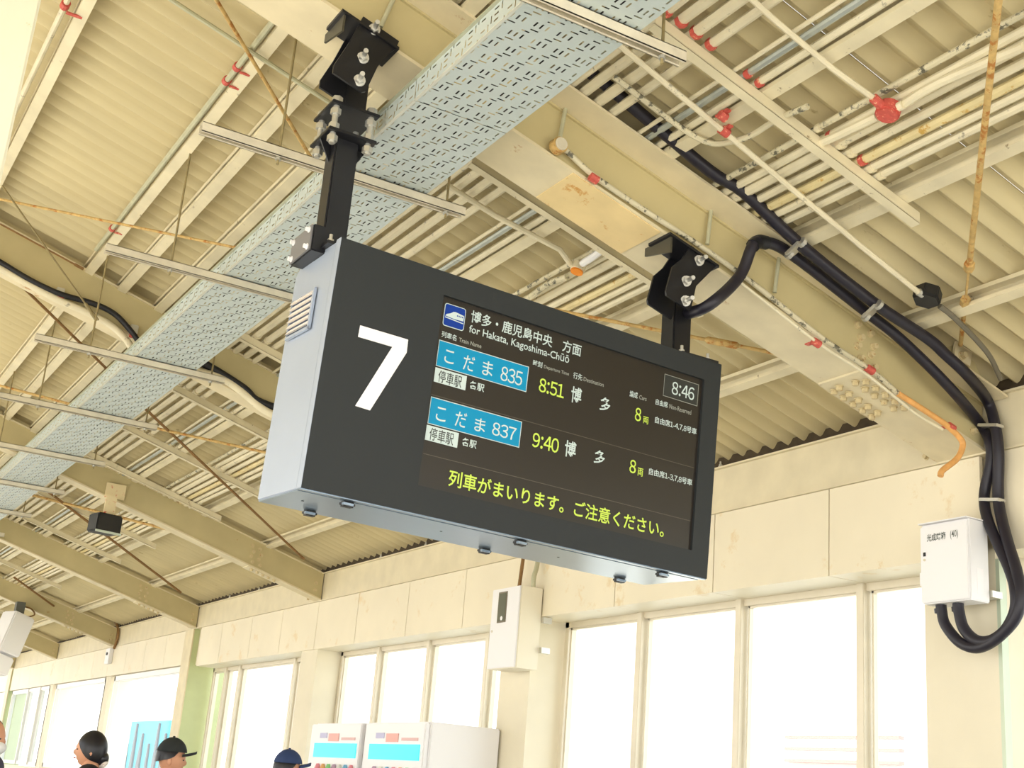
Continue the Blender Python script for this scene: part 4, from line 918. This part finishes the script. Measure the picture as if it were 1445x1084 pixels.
    if hairstyle == 'bun':
        mk('hair_bun', MB().sph(hc + Vector((0, .086, -.052)) * k, .046 * k, .046 * k, .048 * k), HAIR, hr, local=True, smooth=True)
        b = MB(); c0 = hc + Vector((0, .104, -.092)) * k; b.tube([c0 + Vector((.030 * math.cos(a), .012 * math.sin(a), .016 * math.sin(a))) * k for a in [i * math.pi / 6 for i in range(13)]], .015 * k, 8)
        mk('hair_tie', b, mat('white_scrunchie', (244, 232, 224), .7), hr, local=True, smooth=True)
    if mask: mk('face_mask', MB().sph(hc + Vector((0, -.045, -.060)) * k, .068 * k, .072 * k, .050 * k), mat('mask_white', (244, 244, 244), .8), r, local=True, smooth=True)
    if cap:
        b = MB(); nv = 8
        for j in range(nv + 1):
            a = 1.42 * j / nv
            for i in range(nu): t = 2 * math.pi * i / nu; b.v.append(hc + Vector((math.sin(a) * math.cos(t) * .091, math.sin(a) * math.sin(t) * .108 + .004, math.cos(a) * .118 + .030)) * k)
        b.f = [(j * nu + i, j * nu + (i + 1) % nu, (j + 1) * nu + (i + 1) % nu, (j + 1) * nu + i) for j in range(nv) for i in range(nu)]
        cp = mk('cap', b, cap, r, local=True, smooth=True)
        pts = [hc + Vector((.078 * math.cos(a), -.07 - .100 * math.sin(a), .028 + .020 * math.sin(a) - .012 * abs(math.cos(a)))) * k for a in [math.pi * i / 12 for i in range(13)]]
        mk('cap_brim', MB().prism(pts, (0, 0, .018 * k)), cap, cp, local=True)
        mk('cap_button', MB().sph(hc + Vector((0, .004, .150)) * k, .010 * k, .010 * k, .006 * k, 8, 6), cap, cp, local=True)
    return r
NAVY = mat('navy_cap_cloth', (44, 62, 104), .8); BLKC = mat('black_cap_cloth', (34, 38, 38), .8); DK = mat('dark_jacket', (26, 28, 34), .7); DKV = mat('dark_violet_jacket', (36, 26, 60), .7); TRO = mat('charcoal_trousers', (48, 48, 52), .8)
person(2.19, 9.3, 1.695, math.radians(-108), 'person with black hair in a low bun and a white hair tie', DK, TRO, 'bun')
person(2.73, 9.3, 1.68, math.radians(74), 'person in a black cap and dark jacket looking toward the wall', DKV, TRO, 'short', BLKC)
person(3.56, 9.2, 1.672, math.radians(84), 'person in a navy blue cap standing before the windows', mat('grey_jacket', (120, 124, 130), .7), TRO, 'short', NAVY)
person(1.545, 9.5, 1.72, math.radians(55), 'person in a white face mask and violet jacket at the picture edge', DKV, TRO, 'short', None, True)
